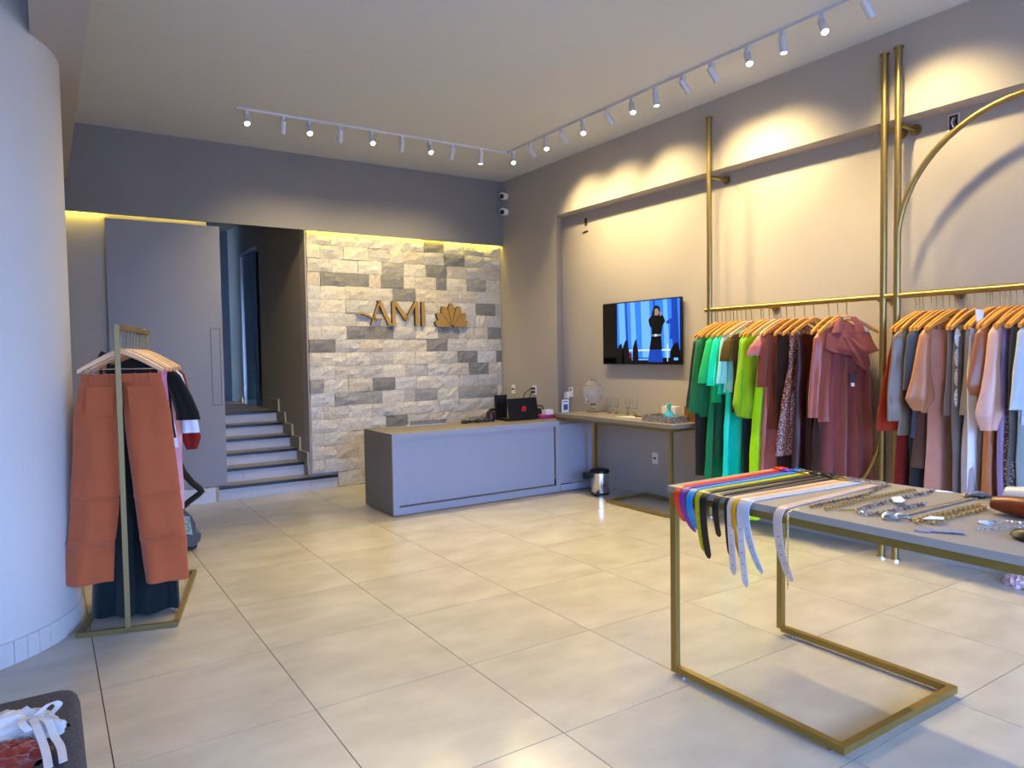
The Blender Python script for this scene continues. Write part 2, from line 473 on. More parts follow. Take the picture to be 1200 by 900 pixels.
for k in range(7):
    a = radians(90 + (k - 3) * 25.0)
    L = [.255, .285, .305, .318, .305, .285, .255][k]
    d = Vector((cos(a), sin(a))); nrm = Vector((-sin(a), cos(a)))
    base = Vector((4.545, 1.955))
    def q(l, wv): v = base + d * l + nrm * wv; return (v.x, v.y)
    wd = .050
    letter(t, 'petal', [[q(.03, -.004), q(.03, .004), q(L * .80, wd), q(L * .97, wd * .45), q(L, 0), q(L * .93, -wd * .5), q(L * .80, -wd)]])

# ================================================================== counter
c = thing('reception_counter', 'long low grey reception counter with pale panelled front below the stone wall', 'counter', (4.1, 6.85, 0))
CH = .82
LAMTOP = mat('counter_top_laminate', '#7c756b', .5, var=.03, vscale=5)
G().box(2.83, XW - .003, 6.50, 7.22, CH - .04, CH).build('counter_top', LAMTOP, c, bevel=.002)
G().box(2.83, 2.87, 6.505, 7.22, .012, CH - .041).build('side_panel', LAMSIDE, c)
fr = G()
fr.box(2.83, 2.895, 6.485, 6.504, .012, CH - .002)
fr.box(2.895, 4.885, 6.485, 6.504, CH - .06, CH - .002)
fr.box(2.895, 4.885, 6.485, 6.504, .012, .085)
fr.box(4.835, 4.885, 6.485, 6.504, .085, CH - .06)
fr.build('front_frame', COUNTERF, c)
G().box(2.90, 4.83, 6.522, 6.532, .095, CH - .065).build('front_panel', COUNTERF, c)
G().box(2.90, 4.83, 6.506, 6.512, .086, .094).build('shadow_strip', mat('shadow_brown', '#6d5a4a', .5), c)  # brown strip painted as the shadow line below the panel
f2 = G(); f2.box(4.892, XW - .003, 6.485, 6.504, CH - .06, CH - .042).box(4.892, XW - .003, 6.485, 6.504, .012, .085).box(XW - .06, XW - .003, 6.485, 6.504, .085, CH - .06)
f2.build('front_frame', COUNTERF, c)
G().box(4.892, XW - .065, 6.522, 6.532, .09, CH - .062).build('front_panel', COUNTERF, c)
G().box(2.86, XW - .02, 6.55, 7.18, 0, .012).build('shadow_plinth', DARK, c)  # low kick base, coloured near-black as the shadow under the counter

# ================================================================== console table
CT = .90
t = thing('console_table', 'taupe-topped wall table on a gold metal frame under the television', 'table', (5.2, 5.7, 0))
G().box(4.925, XN - .015, 4.77, 6.625, CT - .04, CT).build('table_top', LAMTOP, t, bevel=.002)
lw = .03
for x in (4.945, 5.50):
    for y in (6.585, 4.81):
        G().bar((x, y, .008 if y > 6 else .03), (x, y, CT - .07), lw).build('leg', GOLD, t)
g = G()
g.bar((4.945, 4.80, CT - .055), (4.945, 6.60, CT - .055), lw).bar((5.50, 4.80, CT - .055), (5.50, 6.60, CT - .055), lw)
g.bar((4.96, 6.585, CT - .055), (5.485, 6.585, CT - .055), lw).bar((4.96, 4.81, CT - .055), (5.485, 4.81, CT - .055), lw)
g.build('top_frame', GOLD, t)
G().bar((4.96, 6.585, .023), (5.485, 6.585, .023), lw).build('foot_bar', GOLD, t)
g = G()
g.bar((4.945, 4.795, .023), (4.945, 5.75, .023), lw).bar((5.50, 4.795, .023), (5.50, 5.75, .023), lw)
g.bar((4.93, 5.735, .023), (5.515, 5.735, .023), lw)
g.build('floor_frame', GOLD, t)
g = G()
for x, y in ((4.945, 4.85), (5.5, 4.85), (4.945, 5.70), (5.5, 5.70), (4.945, 6.585)):
    g.lathe([(0, 0), (.012, 0), (.012, .009), (0, .009)], 10, (x, y, 0))
g.build('feet', CHROME, t)

# ================================================================== display table
TT = .94
t = thing('display_table', 'long taupe-topped display table with gold frame carrying belts and chains', 'table', (2.98, 1.2, 0))
G().box(2.536, 3.42, -.25, 2.495, TT - .030, TT).build('table_top', LAMIN, t, bevel=.002)
W = .032
for x in (2.560, 3.387):
    for y in (2.470, -.215):
        G().bar((x, y, .046), (x, y, TT - .062), W).build('leg', GOLDP, t)
g = G(); z = TT - .0465
for x in (2.560, 3.387): g.bar((x, -.236, z), (x, 2.486, z), W)
for y in (2.470, -.215): g.bar((2.584, y, z), (3.366, y, z), W)
g.build('top_frame', GOLDP, t)
for y0, y1 in ((1.57, 2.486), (-.236, .68)):
    g = G(); z = .032
    for x in (2.560, 3.42): g.bar((x, y0, z), (x, y1, z), W)
    ye_ = y0 + .016 if y0 > 0 else y1 - .016
    g.bar((2.577, ye_, z), (3.403, ye_, z), W)
    g.build('floor_frame', GOLDP, t)
for x in (2.563, 3.42):
    for y in (1.64, 2.42):
        G().lathe([(0, 0), (.011, 0), (.011, .006), (.006, .006), (.006, .016), (0, .016)], 10, (x, y, 0)).build('foot', CHROME, t)

# ================================================================== wall rack of tubes
RZ = 1.98; RX = 5.30; TR = .025
t = thing('tube_clothes_rack', 'brushed gold tube clothes rack with tall posts and arch along the right wall', 'clothes rack', (RX, 3.2, 0))
for y, zt in ((4.65, 3.77), (2.975, 3.765), (2.872, 3.78)):
    p = G().tube([(RX, y, .006), (RX, y, zt)], TR, 16).build('post', GOLD, t, smooth=True)
    G().lathe([(0, 0), (TR + .008, 0), (TR + .008, .012), (0, .012)], 16, (RX, y, zt)).build('cap', GOLD, p)
    G().lathe([(0, 0), (TR + .012, 0), (TR + .012, .012), (0, .012)], 16, (RX, y, 0)).build('foot', CHROME, p)
G().tube([(RX, 4.70, RZ), (RX, 2.0, RZ), (RX, .9, RZ)], .021, 14).build('rail', GOLD, t, smooth=True)
# upper arch between the third and fourth posts
yc = 2.872 - .86
pts = [(RX, yc + .86 * cos(a), 2.36 + .86 * sin(a)) for a in [pi * i / 40 for i in range(41)]]
G().tube([(RX, 2.872 - .0, 2.3)] + pts + [(RX, yc - .86, .02)], .021, 12).build('arch', GOLD, t, smooth=True)
# lower bow between the first and second posts
yc2 = (4.65 + 2.975) / 2; r2 = (4.65 - 2.975) / 2
pts = [(RX, yc2 - r2 * cos(a), 1.06 - r2 * sin(a)) for a in [pi * i / 40 for i in range(41)]]
G().tube(pts, .015, 10).build('lower_bow', GOLD, t, smooth=True)
for y, z in ((4.65, 3.23), (2.975, 3.23), (2.872, 3.23), (4.1, RZ), (3.02, RZ - .02), (2.55, RZ)):
    b = G().tube([(RX + .02, y, z), (XN - .012, y, z)], .016, 12).build('bracket', GOLD, t, smooth=True)
    G().tube([(XN - .014, y, z), (XN - .001, y, z)], .042, 18).build('flange', GOLD, b, smooth=True)

# ================================================================== garments
def ringpts(cx, cy, z, a, b, amp=0, k=4, ph=0, slope=0, n=40):
    P = []
    for i in range(n):
        u = 2 * pi * i / n
        x = a * cos(u)
        y = b * sin(u) * (.55 + .45 * abs(sin(u)))
        y += amp * sin(k * pi * x / max(a, .01) * .5 + ph) + amp * .4 * sin(k * 2.3 * x / max(a, .01) + ph * 2)
        P.append(Vector((cx + x, cy + y, z - slope * abs(x))))
    return P
def panel(parent, name, m, rows, k=4, ph=0, local=True, steps=7):
    """rows: (z, cx, cy, a, b, amp, slope) key rings; smoothly interpolated"""
    R = []
    def sm(t): return t
    for A, B in zip(rows, rows[1:]):
        for s_ in range(steps):
            f = s_ / steps
            v = [A[q] + (B[q] - A[q]) * f for q in range(7)]
            R.append(ringpts(v[1], v[2], v[0], v[3], v[4], v[5], k, ph + .25 * sin(v[0] * 3), v[6]))
    v = rows[-1]; R.append(ringpts(v[1], v[2], v[0], v[3], v[4], v[5], k, ph + .25 * sin(v[0] * 3), v[6]))
    sv = Vector((ph * 3.1 + len(rows), ph * 1.7, k))
    zt = rows[0][0]
    for ring in R:
        for p in ring:
            q = Vector((p.x * 9, p.y * 4, p.z * 2.6)) + sv
            w_ = min(1, abs(p.z - zt) / .12)
            n1 = noise.noise(q); n2 = noise.noise(q * 2.7)
            p.y += (.014 * n1 + .006 * n2) * w_
            p.x += .010 * noise.noise(Vector((p.y * 8, p.z * 3.3, ph)) + sv) * w_
    return G().rings(R).build(name, m, parent, smooth=True, local=local)

def make_hanger(name_mat, clips=False):
    r = thing('clothes_hanger', '', 'hanger')
    # wooden shoulders
    top = []; bot = []
    for i in range(9):
        f = i / 8; x = .225 * f
        zt_ = -.118 - .012 * f - .112 * f ** 1.25
        top.append((x, zt_)); bot.append((x, zt_ - .040 + .010 * f))
    up = [(-x, z) for x, z in reversed(top)] + top[1:]
    dn = [(-x, z) for x, z in reversed(bot)] + bot[1:]
    R = []
    for (x, z1), (_, z0) in zip(up, dn):
        yb = .018 * (x / .225) ** 2 * -1
        h = .011
        R.append([Vector((x, yb - h, z1 - .004)), Vector((x, yb, z1)), Vector((x, yb + h, z1 - .004)), Vector((x, yb + h, z0 + .004)), Vector((x, yb, z0)), Vector((x, yb - h, z0 + .004))])
    G().rings(R).build('shoulder', name_mat, r, smooth=True, local=True)
    hk = [(0, 0, -.13), (0, 0, -.06)] + [(0, .024 * cos(radians(a)), .0 + .024 * sin(radians(a)) - .001) for a in range(-60, 200, 20)]
    hk[1] = (0, .006, -.055)
    G().tube(hk, .0038, 6).build('hook', GOLD, r, smooth=True, local=True)
    g = G().tube([(-.17, 0, -.21), (-.165, 0, -.245), (.165, 0, -.245), (.17, 0, -.21)], .0028, 6)
    g.build('trouser_bar', CHROME, r, smooth=True, local=True)
    if clips:
        for s_ in (-1, 1):
            G().obox((s_ * .135, 0, -.256), (1, 0, 0), (0, 1, 0), (0, 0, 1), .012, .013, .02).build('clip', STEEL, r, local=True)
    return r
H0 = make_hanger(WOOD); H1 = make_hanger(WOODP); H2 = make_hanger(WOOD, True)
H0.name = 'clothes_hanger'
used = set()
def hang(proto, loc, rot, label, group):
    if proto.name in used: o = copy_tree(proto)
    else: used.add(proto.name); o = proto
    o.location = loc; o.rotation_euler = (0, 0, rot); o['label'] = label; o['group'] = group
    return o
ZTOP = -.178; SL = .44
def blouse(r, m, hem, hwt=.19, hwh=.215, b=.033, k=4, ph=0, amp=.010):
    return panel(r, 'bodice', m, [(ZTOP, 0, 0, hwt, .012, 0, SL), (ZTOP - .10, 0, 0, hwt * .97, b, amp * .3, SL * .5), ((hem - .2) * .5, 0, 0, (hwt + hwh) * .47, b * 1.05, amp * .8, .06), (hem, 0, 0, hwh, b * 1.15, amp * 1.5, 0)], k, ph)
def sleeves(r, m, zend, r0=.055, r1=.05, out=.055, puff=0, ph=0, both=False):
    for s_ in (-1, 1):
        z0 = -.27; L = zend - z0
        if s_ > 0 and not both: out = .0
        rows = [(z0 + .025, s_ * .175, 0, .03, .022, 0, 0), (z0 - .03, s_ * .20, 0, r0, .034, .003, 0),
                (z0 + L * .5, s_ * (.205 + out * .6), -.004, (r0 + r1) / 2 + puff * .35, .036 + puff * .2, .006, 0),
                (z0 + L * .85, s_ * (.205 + out), -.008, r1 + puff, .034 + puff * .4, .008 + puff * .1, 0),
                (z0 + L, s_ * (.205 + out * 1.05), -.008, r1 * (.75 if puff else 1.05), .03, .008, 0)]
        panel(r, 'sleeve', m, rows, 3, ph + s_)
def gown(r, m, hem, hwt=.175, waist=.15, hwh=.22, b=.035, k=5, ph=0, amp=.014, ztop=None):
    amp *= 1.7; k += 2
    z0 = ZTOP if ztop is None else ztop
    sl = SL if ztop is None else 0
    zw = z0 - .34
    return panel(r, 'bodice' if ztop is None else 'skirt', m, [(z0, 0, 0, hwt, .012, 0, sl), (z0 - .1, 0, 0, hwt * .96, b * .9, amp * .3, sl * .5), (zw, 0, 0, waist, b * .9, amp * .6, .04), ((zw + hem) / 2, 0, 0, (waist + hwh) / 2 + .01, b, amp, 0), (hem, 0, 0, hwh, b * 1.15, amp * 1.3, 0)], k, ph)
def trousers(r, m, hem, hw=.17, b=.026, flare=.0, ph=0, top=-.262):
    panel(r, 'waistband', m, [(top, 0, 0, hw, b, .002, 0), (top - .05, 0, 0, hw * 1.01, b, .002, 0)], 2, ph)
    for s_ in (-1, 1):
        panel(r, 'leg', m, [(top - .05, s_ * hw * .5, 0, hw * .52, b, .002, 0), (top - .3, s_ * hw * .53, 0, hw * .54, b * 1.15, .006, 0), (hem, s_ * (hw * .53 + flare * .5), 0, hw * .5 + flare, b * 1.2, .010, 0)], 3, ph + s_)

GL = 'garments on the left half of the wall rail'; GR = 'garments on the right half of the wall rail'
HL = 'wooden hangers on the left half of the wall rail'; HR = 'wooden hangers on the right half of the wall rail'
garments = []
# (name, category, hanger kind, Y, rot deg, colour, fabric, builder, short description for hanger, label)
def add(name, cat, hk, Y, rot, col, fab, fnc, short, label):
    garments.append((name, cat, hk, Y, rot, col, fab, fnc, short, label))
Z = lambda w: w - RZ
add('trousers', 'trousers', 2, 4.585, -20, '#2d2f2e', 'cotton', lambda r, m: trousers(r, m, Z(.42), .2), 'the charcoal trousers beside the television', 'charcoal trousers hanging lowest beside the television, behind the dark green shirt')
add('shirt', 'shirt', 0, 4.555, -20, '#25362f', 'satin', lambda r, m: (blouse(r, m, Z(1.0), hwh=.23), sleeves(r, m, Z(1.06), out=.07)), 'the dark bottle-green shirt', 'dark bottle-green long-sleeved shirt, first garment from the television')
add('shirt', 'shirt', 0, 4.505, -18, '#0f6b45', 'cotton', lambda r, m: (blouse(r, m, Z(.98), hwh=.23, ph=1), sleeves(r, m, Z(1.02), .06, .065, .06, ph=1)), 'the emerald green shirt', 'emerald green shirt with wide cuffed sleeve, next to the dark bottle-green shirt')
add('dress', 'dress', 0, 4.460, -18, '#14784f', 'cotton', lambda r, m: gown(r, m, Z(.42), hwh=.25, ph=2), 'the long emerald dress', 'long emerald green dress reaching below the shirts at the left of the rail')
add('blouse', 'blouse', 0, 4.405, -18, '#1fa767', 'cotton', lambda r, m: (blouse(r, m, Z(1.12), ph=3), sleeves(r, m, Z(1.30), .06, .085, .06, ph=2)), 'the bright green blouse', 'bright green blouse with a fluttering short sleeve between emerald and turquoise clothes')
add('dress', 'dress', 0, 4.365, -18, '#0c4f3e', 'cotton', lambda r, m: gown(r, m, Z(.62), hwh=.2, ph=1.4), 'the dark teal dress', 'dark teal-green dress with a mid-length hem, half hidden behind the bright green blouse')
add('blouse', 'blouse', 0, 4.325, -18, '#35d3b0', 'satin', lambda r, m: (blouse(r, m, Z(1.2), ph=.4), sleeves(r, m, Z(1.28), .05, .06, .05, ph=1)), 'the turquoise blouse', 'turquoise short blouse above the long turquoise dress')
add('dress', 'dress', 0, 4.280, -18, '#2fd6bd', 'satin', lambda r, m: gown(r, m, Z(.40), hwt=.16, waist=.16, hwh=.235, ph=2.2, amp=.02), 'the long turquoise dress', 'long turquoise pleated dress falling to table height')
add('blouse', 'blouse', 1, 4.235, -18, '#a5e3dc', 'satin', lambda r, m: (blouse(r, m, Z(1.22), ph=1.8), sleeves(r, m, Z(1.30), .05, .05, .03, ph=3)), 'the pale aqua blouse', 'pale aqua blouse between turquoise and olive clothes')
add('t_shirt', 'shirt', 1, 4.165, -18, '#5a4413', 'cotton', lambda r, m: (blouse(r, m, Z(1.04), hwh=.2, ph=.7), sleeves(r, m, Z(1.50), .075, .085, .03, ph=1)), 'the olive brown T-shirt', 'olive brown T-shirt with a folded short sleeve')
add('trousers', 'trousers', 2, 4.07, -18, '#121c22', 'cotton', lambda r, m: trousers(r, m, Z(.46), .18), 'the navy trousers', 'navy trousers between the olive T-shirt and the lime clothes')
add('blouse', 'blouse', 0, 4.045, -20, '#67a50e', 'cotton', lambda r, m: (blouse(r, m, Z(1.0), ph=2.6), sleeves(r, m, Z(1.02), .045, .045, .05, .022, ph=2)), 'the lime blouse with balloon sleeves', 'lime green blouse with narrow gathered balloon sleeve beside the navy trousers')
add('blouse', 'blouse', 0, 3.986, -20, '#8cae0c', 'cotton', lambda r, m: (blouse(r, m, Z(1.0), hwh=.22, ph=1.1), sleeves(r, m, Z(1.02), .06, .06, .055, .028, ph=3)), 'the yellow-green blouse', 'yellow-green blouse with full sleeves above the lime dress')
add('dress', 'dress', 1, 3.930, -20, '#a9dc18', 'satin', lambda r, m: gown(r, m, Z(.13), hwh=.27, ph=.3, amp=.02), 'the long lime dress', 'long bright lime dress whose hem shows below the display table')
add('dress', 'dress', 1, 3.862, -20, '#a66a69', 'satin', lambda r, m: (gown(r, m, Z(.34), hwh=.24, ph=2.9), sleeves(r, m, Z(1.55), .06, .08, .05)), 'the dusty rose dress', 'long dusty rose dress with short sleeve, between lime and brown clothes')
add('cardigan', 'cardigan', 0, 3.811, -20, '#7b463a', 'cotton', lambda r, m: (blouse(r, m, Z(.92), hwh=.2, ph=.5), sleeves(r, m, Z(1.28), .045, .045, .03)), 'the reddish brown cardigan', 'reddish brown cardigan in front of the dusty rose dress')
add('trousers', 'trousers', 2, 3.725, -20, '#2e1713', 'cotton', lambda r, m: trousers(r, m, Z(.5), .18), 'the dark chocolate trousers', 'dark chocolate trousers clipped to a hanger beside the reddish brown cardigan')
add('dress', 'dress', 0, 3.643, -20, '#5b3026', 'sequin', lambda r, m: gown(r, m, Z(.72), hwt=.16, waist=.16, hwh=.30, ph=1.9), 'the sequinned brown dress', 'brown dress with sparkling sequins and a flared edge')
add('skirt', 'skirt', 2, 3.546, -20, '#3a1c18', 'leather', lambda r, m: gown(r, m, Z(.42), hwt=.165, waist=.175, hwh=.215, ph=1.2, amp=.012, ztop=-.262), 'the brown leather skirt', 'long dark brown leather skirt with a waist seam, clipped to its hanger')
add('dress', 'dress', 0, 3.42, -10, '#35251c', 'cotton', lambda r, m: gown(r, m, Z(.45), hwt=.16, ph=2), 'the deep brown dress', 'deep brown long dress between the leather skirt and the rose satin blouse')
add('blouse', 'blouse', 0, 3.335, -6, '#94584a', 'satin', lambda r, m: (blouse(r, m, Z(1.02), ph=1), sleeves(r, m, Z(1.06), .058, .058, .055, ph=.6)), 'the rose satin blouse', 'rose brown satin blouse with a long crumpled sleeve, left of the long mauve dress')
def bow_dress(r, m):
    gown(r, m, Z(.36), hwt=.155, waist=.165, hwh=.235, b=.055, ph=.6, amp=.02, k=6)
    panel(r, 'drape', m, [(-.245, .0, -.050, .155, .014, .003, .10), (-.30, .005, -.060, .170, .016, .010, .08), (-.40, .02, -.068, .190, .018, .018, -.1), (-.45, .045, -.070, .185, .016, .018, -.25), (-.455, .06, -.066, .16, .006, .012, -.3)], 5, .4)
    panel(r, 'bow_tail', m, [(-.30, -.02, -.085, .035, .016, .003, 0), (-.42, .05, -.095, .075, .02, .010, -.3), (-.52, .10, -.088, .05, .014, .008, -.3), (-.555, .12, -.082, .012, .006, 0, 0)], 3, 1.1)
    for s_ in (-1, 1):
        panel(r, 'shoulder_strap', m, [(-.135, s_ * .045, -.018, .018, .012, .001, 0), (-.19, s_ * .07, -.04, .030, .014, .002, 0), (-.26, s_ * .085, -.06, .04, .014, .002, 0)], 2, s_)
    tg_ = G().obox((.02, -.085, -.63), (1, 0, 0), (0, 1, 0), (0, 0, 1), .016, .002, .055).build('hang_tag', BLACK, r, local=True)
    G().obox((.022, -.088, -.665), (1, 0, 0), (0, 1, 0), (0, 0, 1), .012, .002, .014).build('price_label', WHITE, tg_, local=True)
add('dress', 'dress', 2, 3.265, -40, '#83504f', 'cotton', bow_dress, 'the long mauve dress', 'long mauve dress turned to the room with draped bow front and black tag')
# right half
add('blouse', 'blouse', 0, 2.737, -20, '#8c3520', 'cotton', lambda r, m: panel(r, 'bodice', m, [(ZTOP, 0, 0, .20, .012, 0, SL), (ZTOP - .1, -.005, 0, .20, .035, .003, SL * .5), (-.6, -.03, 0, .235, .04, .01, .1), (Z(1.0), -.055, 0, .27, .05, .018, 0)], 4, .2), 'the rust blouse', 'rust red flared blouse, first garment right of the twin posts')
add('dress', 'dress', 0, 2.706, -20, '#6e1f1a', 'cotton', lambda r, m: gown(r, m, Z(.45), hwh=.21, ph=1.1), 'the dark red dress', 'long dark red dress below the rust blouse')
add('t_shirt', 'shirt', 0, 2.675, -20, '#77695a', 'satin', lambda r, m: (blouse(r, m, Z(.97), hwh=.23, ph=.9), sleeves(r, m, Z(1.08), .075, .095, .03, ph=.5)), 'the taupe grey shirt', 'taupe grey loose shirt with wide sleeve beside the rust blouse')
add('trousers', 'trousers', 2, 2.615, -20, '#2c2e32', 'cotton', lambda r, m: trousers(r, m, Z(.48), .18, ph=2), 'the charcoal trousers on the right rail', 'charcoal trousers under the slate shirt on the right half of the rail')
add('shirt', 'shirt', 0, 2.579, -20, '#484c55', 'cotton', lambda r, m: (blouse(r, m, Z(.96), hwh=.22, ph=1.5), sleeves(r, m, Z(1.3), .06, .065, .03)), 'the slate blue shirt', 'slate blue-grey shirt beside the taupe grey shirt')
add('dress', 'dress', 0, 2.544, -20, '#5a4136', 'cotton', lambda r, m: gown(r, m, Z(.75), hwt=.16, hwh=.23, ph=.5), 'the coffee brown dress', 'coffee brown knit dress, mostly hidden left of the puff-sleeved blouse')
add('blouse', 'blouse', 0, 2.498, -20, '#a97a5e', 'satin', lambda r, m: (blouse(r, m, Z(1.14), ph=2.2), sleeves(r, m, Z(1.16), .05, .06, .05, .05, ph=1)), 'the terracotta puff-sleeved blouse', 'terracotta pink blouse with a large puff sleeve')
add('trousers', 'trousers', 2, 2.460, -20, '#b98a78', 'cotton', lambda r, m: trousers(r, m, Z(.45), .19, flare=.02, ph=1), 'the dusty pink trousers', 'wide dusty pink trousers hanging below the puff-sleeved blouse')
def lace(r, m):
    blouse(r, m, Z(1.13), hwh=.21, ph=1.4)
    g = G()
    for q in range(4):
        cz = -.32 - q * .135
        g.lathe([(0, .0), (.03, .001), (.034, .004), (0, .006)], 14, (-.165, -.048, cz), Matrix.Rotation(pi / 2, 3, 'X') @ Matrix.Scale(1.9, 3, (0, 1, 0)))
    g.build('lace_panel', mat('white_lace', '#e9ebe6', .7, sparkle='#8a7f74'), r, smooth=True, local=True)
add('blouse', 'blouse', 0, 2.405, -12, '#7d7068', 'cotton', lace, 'the lace-fronted blouse', 'taupe blouse with white oval lace down the front')
add('trousers', 'trousers', 2, 2.335, -20, '#77706b', 'cotton', lambda r, m: trousers(r, m, Z(.45), .18, ph=3), 'the grey striped trousers', 'narrow grey taupe trousers below the lace-fronted blouse')
add('blouse', 'blouse', 0, 2.265, -14, '#9a8d80', 'satin', lambda r, m: (blouse(r, m, Z(1.14), hwh=.2, b=.045, ph=2.6, amp=.02), panel(r, 'scarf', mat('white_satin', '#dcdbe4', .4), [(-.14, -.13, -.04, .03, .015, .002, 0), (-.4, -.12, -.065, .045, .02, .006, 0), (-.8, -.11, -.06, .035, .02, .006, 0)], 2, 0)), 'the beige cowl blouse', 'beige cowl blouse with a long white scarf at its neck')
add('trousers', 'trousers', 2, 2.235, -16, '#dadbe4', 'cotton', lambda r, m: trousers(r, m, Z(.45), .19, ph=1), 'the white trousers', 'white trousers showing below the beige cowl blouse')
add('skirt', 'skirt', 2, 2.222, -20, '#a39a9b', 'satin', lambda r, m: gown(r, m, Z(.45), hwt=.17, waist=.18, hwh=.22, ph=.5, ztop=-.262), 'the pearl grey skirt', 'long pearl grey satin skirt right of the white trousers')
add('trousers', 'trousers', 2, 2.182, -20, '#5f534d', 'cotton', lambda r, m: trousers(r, m, Z(.5), .18, ph=1), 'the brown-grey trousers', 'brown-grey trousers between the pearl skirt and the copper blouse')
add('blouse', 'blouse', 0, 2.150, -20, '#8f6046', 'satin', lambda r, m: (blouse(r, m, Z(1.2), ph=1.8), sleeves(r, m, Z(1.28), .055, .06, .05, .02)), 'the copper blouse', 'copper satin blouse with gathered sleeve left of the pink balloon sleeve')
add('skirt', 'skirt', 2, 2.120, -20, '#a4693d', 'satin', lambda r, m: gown(r, m, Z(.45), hwt=.17, waist=.18, hwh=.21, ph=1.5, ztop=-.262, amp=.02), 'the copper pleated skirt', 'long copper pleated skirt hanging below the copper blouse')
add('blouse', 'blouse', 0, 2.090, -20, '#c8a292', 'satin', lambda r, m: (blouse(r, m, Z(1.15), ph=.8), sleeves(r, m, Z(1.06), .05, .085, .05, .02, ph=2)), 'the pink satin blouse', 'pale pink satin blouse with a long balloon sleeve')
add('skirt', 'skirt', 2, 2.050, -20, '#8d7890', 'satin', lambda r, m: gown(r, m, Z(.45), hwt=.17, waist=.18, hwh=.2, ph=2.5, ztop=-.262), 'the lilac skirt', 'long lilac skirt hanging right of the pink balloon sleeve')
add('dress', 'dress', 0, 2.013, -20, '#3b3138', 'sequin', lambda r, m: gown(r, m, Z(.5), hwt=.17, hwh=.2, ph=.5), 'the dark patterned dress', 'dark plum patterned dress near the right edge of the rail')
add('trousers', 'trousers', 2, 1.980, -20, '#63615f', 'cotton', lambda r, m: trousers(r, m, Z(.45), .19, ph=.5), 'the mid grey trousers', 'mid grey trousers left of the pale sage trousers')
add('trousers', 'trousers', 2, 1.941, -20, '#8b918c', 'cotton', lambda r, m: trousers(r, m, Z(.45), .19, ph=1.5), 'the pale sage trousers', 'pale sage grey trousers near the right edge of the photo')
add('blouse', 'blouse', 0, 1.899, -20, '#b5bac0', 'cotton', lambda r, m: (blouse(r, m, Z(1.1), ph=1.5), sleeves(r, m, Z(1.2), .05, .06, .04)), 'the pale blue-grey blouse', 'pale blue-grey blouse, last garment at the right edge of the photo')
jr = random.Random(31)
for i, (name, cat, hk, Y, rot, col, fab, fnc, short, label) in enumerate(garments):
    Y += jr.uniform(-.006, .006); rot += jr.uniform(-6, 6)
    left = Y > 2.9
    loc = (RX, Y, RZ)
    r = thing(name, label, cat, loc, radians(rot), GL if left else GR)
    fnc(r, cloth('cloth_' + str(i + 1).zfill(2), col, fab))
    hang((H0, H1, H2)[hk], loc, radians(rot), 'wooden clothes hanger carrying ' + short, HL if left else HR)

# ================================================================== freestanding rack with coral trousers
ang = atan2(-.136, .517)
P0 = Vector((.357, 4.70, 0)); ex = Vector((cos(ang), sin(ang), 0)); ey = Vector((-sin(ang), cos(ang), 0))
def RL(a, b, z): return P0 + ex * a + ey * b + Vector((0, 0, z))
RK = mat('rack_bronze', (.19, .135, .045), .45, .4, var=.05, vscale=10)
t = thing('clothes_rack', 'slim bronze freestanding clothes rack with rectangular floor frame beside the round column', 'clothes rack', RL(0, .54, 0), 0)
g = G()
for a, b, c_, d in ((-.268, 0, .268, 0), (-.268, 1.08, .268, 1.08), (-.255, 0, -.255, 1.08), (.255, 0, .255, 1.08)):
    g.bar(RL(a, b, .016), RL(c_, d, .016), .028)
g.build('floor_frame', RK, t)
RH_ = 1.80
for b in (0, 1.08):
    G().bar(RL(0, b, .03), RL(0, b, RH_), .028).build('post', RK, t)
G().bar(RL(0, .014, RH_ - .014), RL(0, 1.066, RH_ - .014), .028).build('top_bar', RK, t)
HZ = RH_ - .014
def rack_item(name, cat, b, rot, col, fab, fnc, label, hl, hk=None):
    loc = RL(0, b, HZ)
    r = thing(name, label, cat, loc, ang + radians(rot), 'garments on the freestanding rack')
    fnc(r, cloth('rack_cloth_' + name + str(b), col, fab))
    hang(H1 if hk is None else hk, loc, ang + radians(rot), hl, 'hangers on the freestanding rack')
def coral(r, m):
    top = -.272
    panel(r, 'waistband', m, [(top, 0, 0, .212, .026, .002, 0), (top - .048, 0, 0, .216, .028, .002, 0)], 2, 0)
    for s_ in (-1, 1):
        hb = .132 if s_ < 0 else .118
        cb = -.218 if s_ < 0 else .205
        zb = -1.50 if s_ < 0 else -1.53
        panel(r, 'leg', m, [(top - .046, s_ * .108, 0, .112, .03, .002, 0), (top - .25, s_ * .128, 0, .128, .045, .006, 0), (-.72, s_ * .142, 0, .128, .05, .008, 0), (-.985, s_ * .165, -.012, .128, .05, .006, 0), (-1.0, s_ * .166, -.026, .128, .048, .006, 0), (-1.02, s_ * .168, -.012, .128, .05, .008, 0), (-1.24, s_ * .19, -.005, .128, .05, .010, 0), (-1.26, s_ * .192, -.025, .128, .048, .010, 0), (-1.28, s_ * .195, -.006, .128, .05, .014, 0), (zb, cb, 0, hb, .052, .016, 0)], 2.2, s_ * .8, steps=3)
        g = G(); x0 = .035 if s_ > 0 else -.175; x1 = x0 + .14
        g.prism([(x0, top - .075), (x1, top - .075), (x1 + .01 * s_, top - .225), (x1 - .012, top - .245), (x0 + .012, top - .245), (x0 + .01 * s_, top - .225)], lambda a, b, d: Vector((a, d, b)), -.052, -.044)
        g.build('back_pocket', m, r, local=True, bevel=.002)
        for xx in (.075, .155):
            G().obox((s_ * xx, -.031, top - .025), (1, 0, 0), (0, 1, 0), (0, 0, 1), .006, .004, .03).build('belt_loop', m, r, local=True)
rack_item('trousers', 'trousers', .10, 0, '#ab6347', 'cotton', coral, 'wide coral linen trousers with back pockets clipped at the front of the rack', 'pale wooden clip hanger holding the coral trousers')
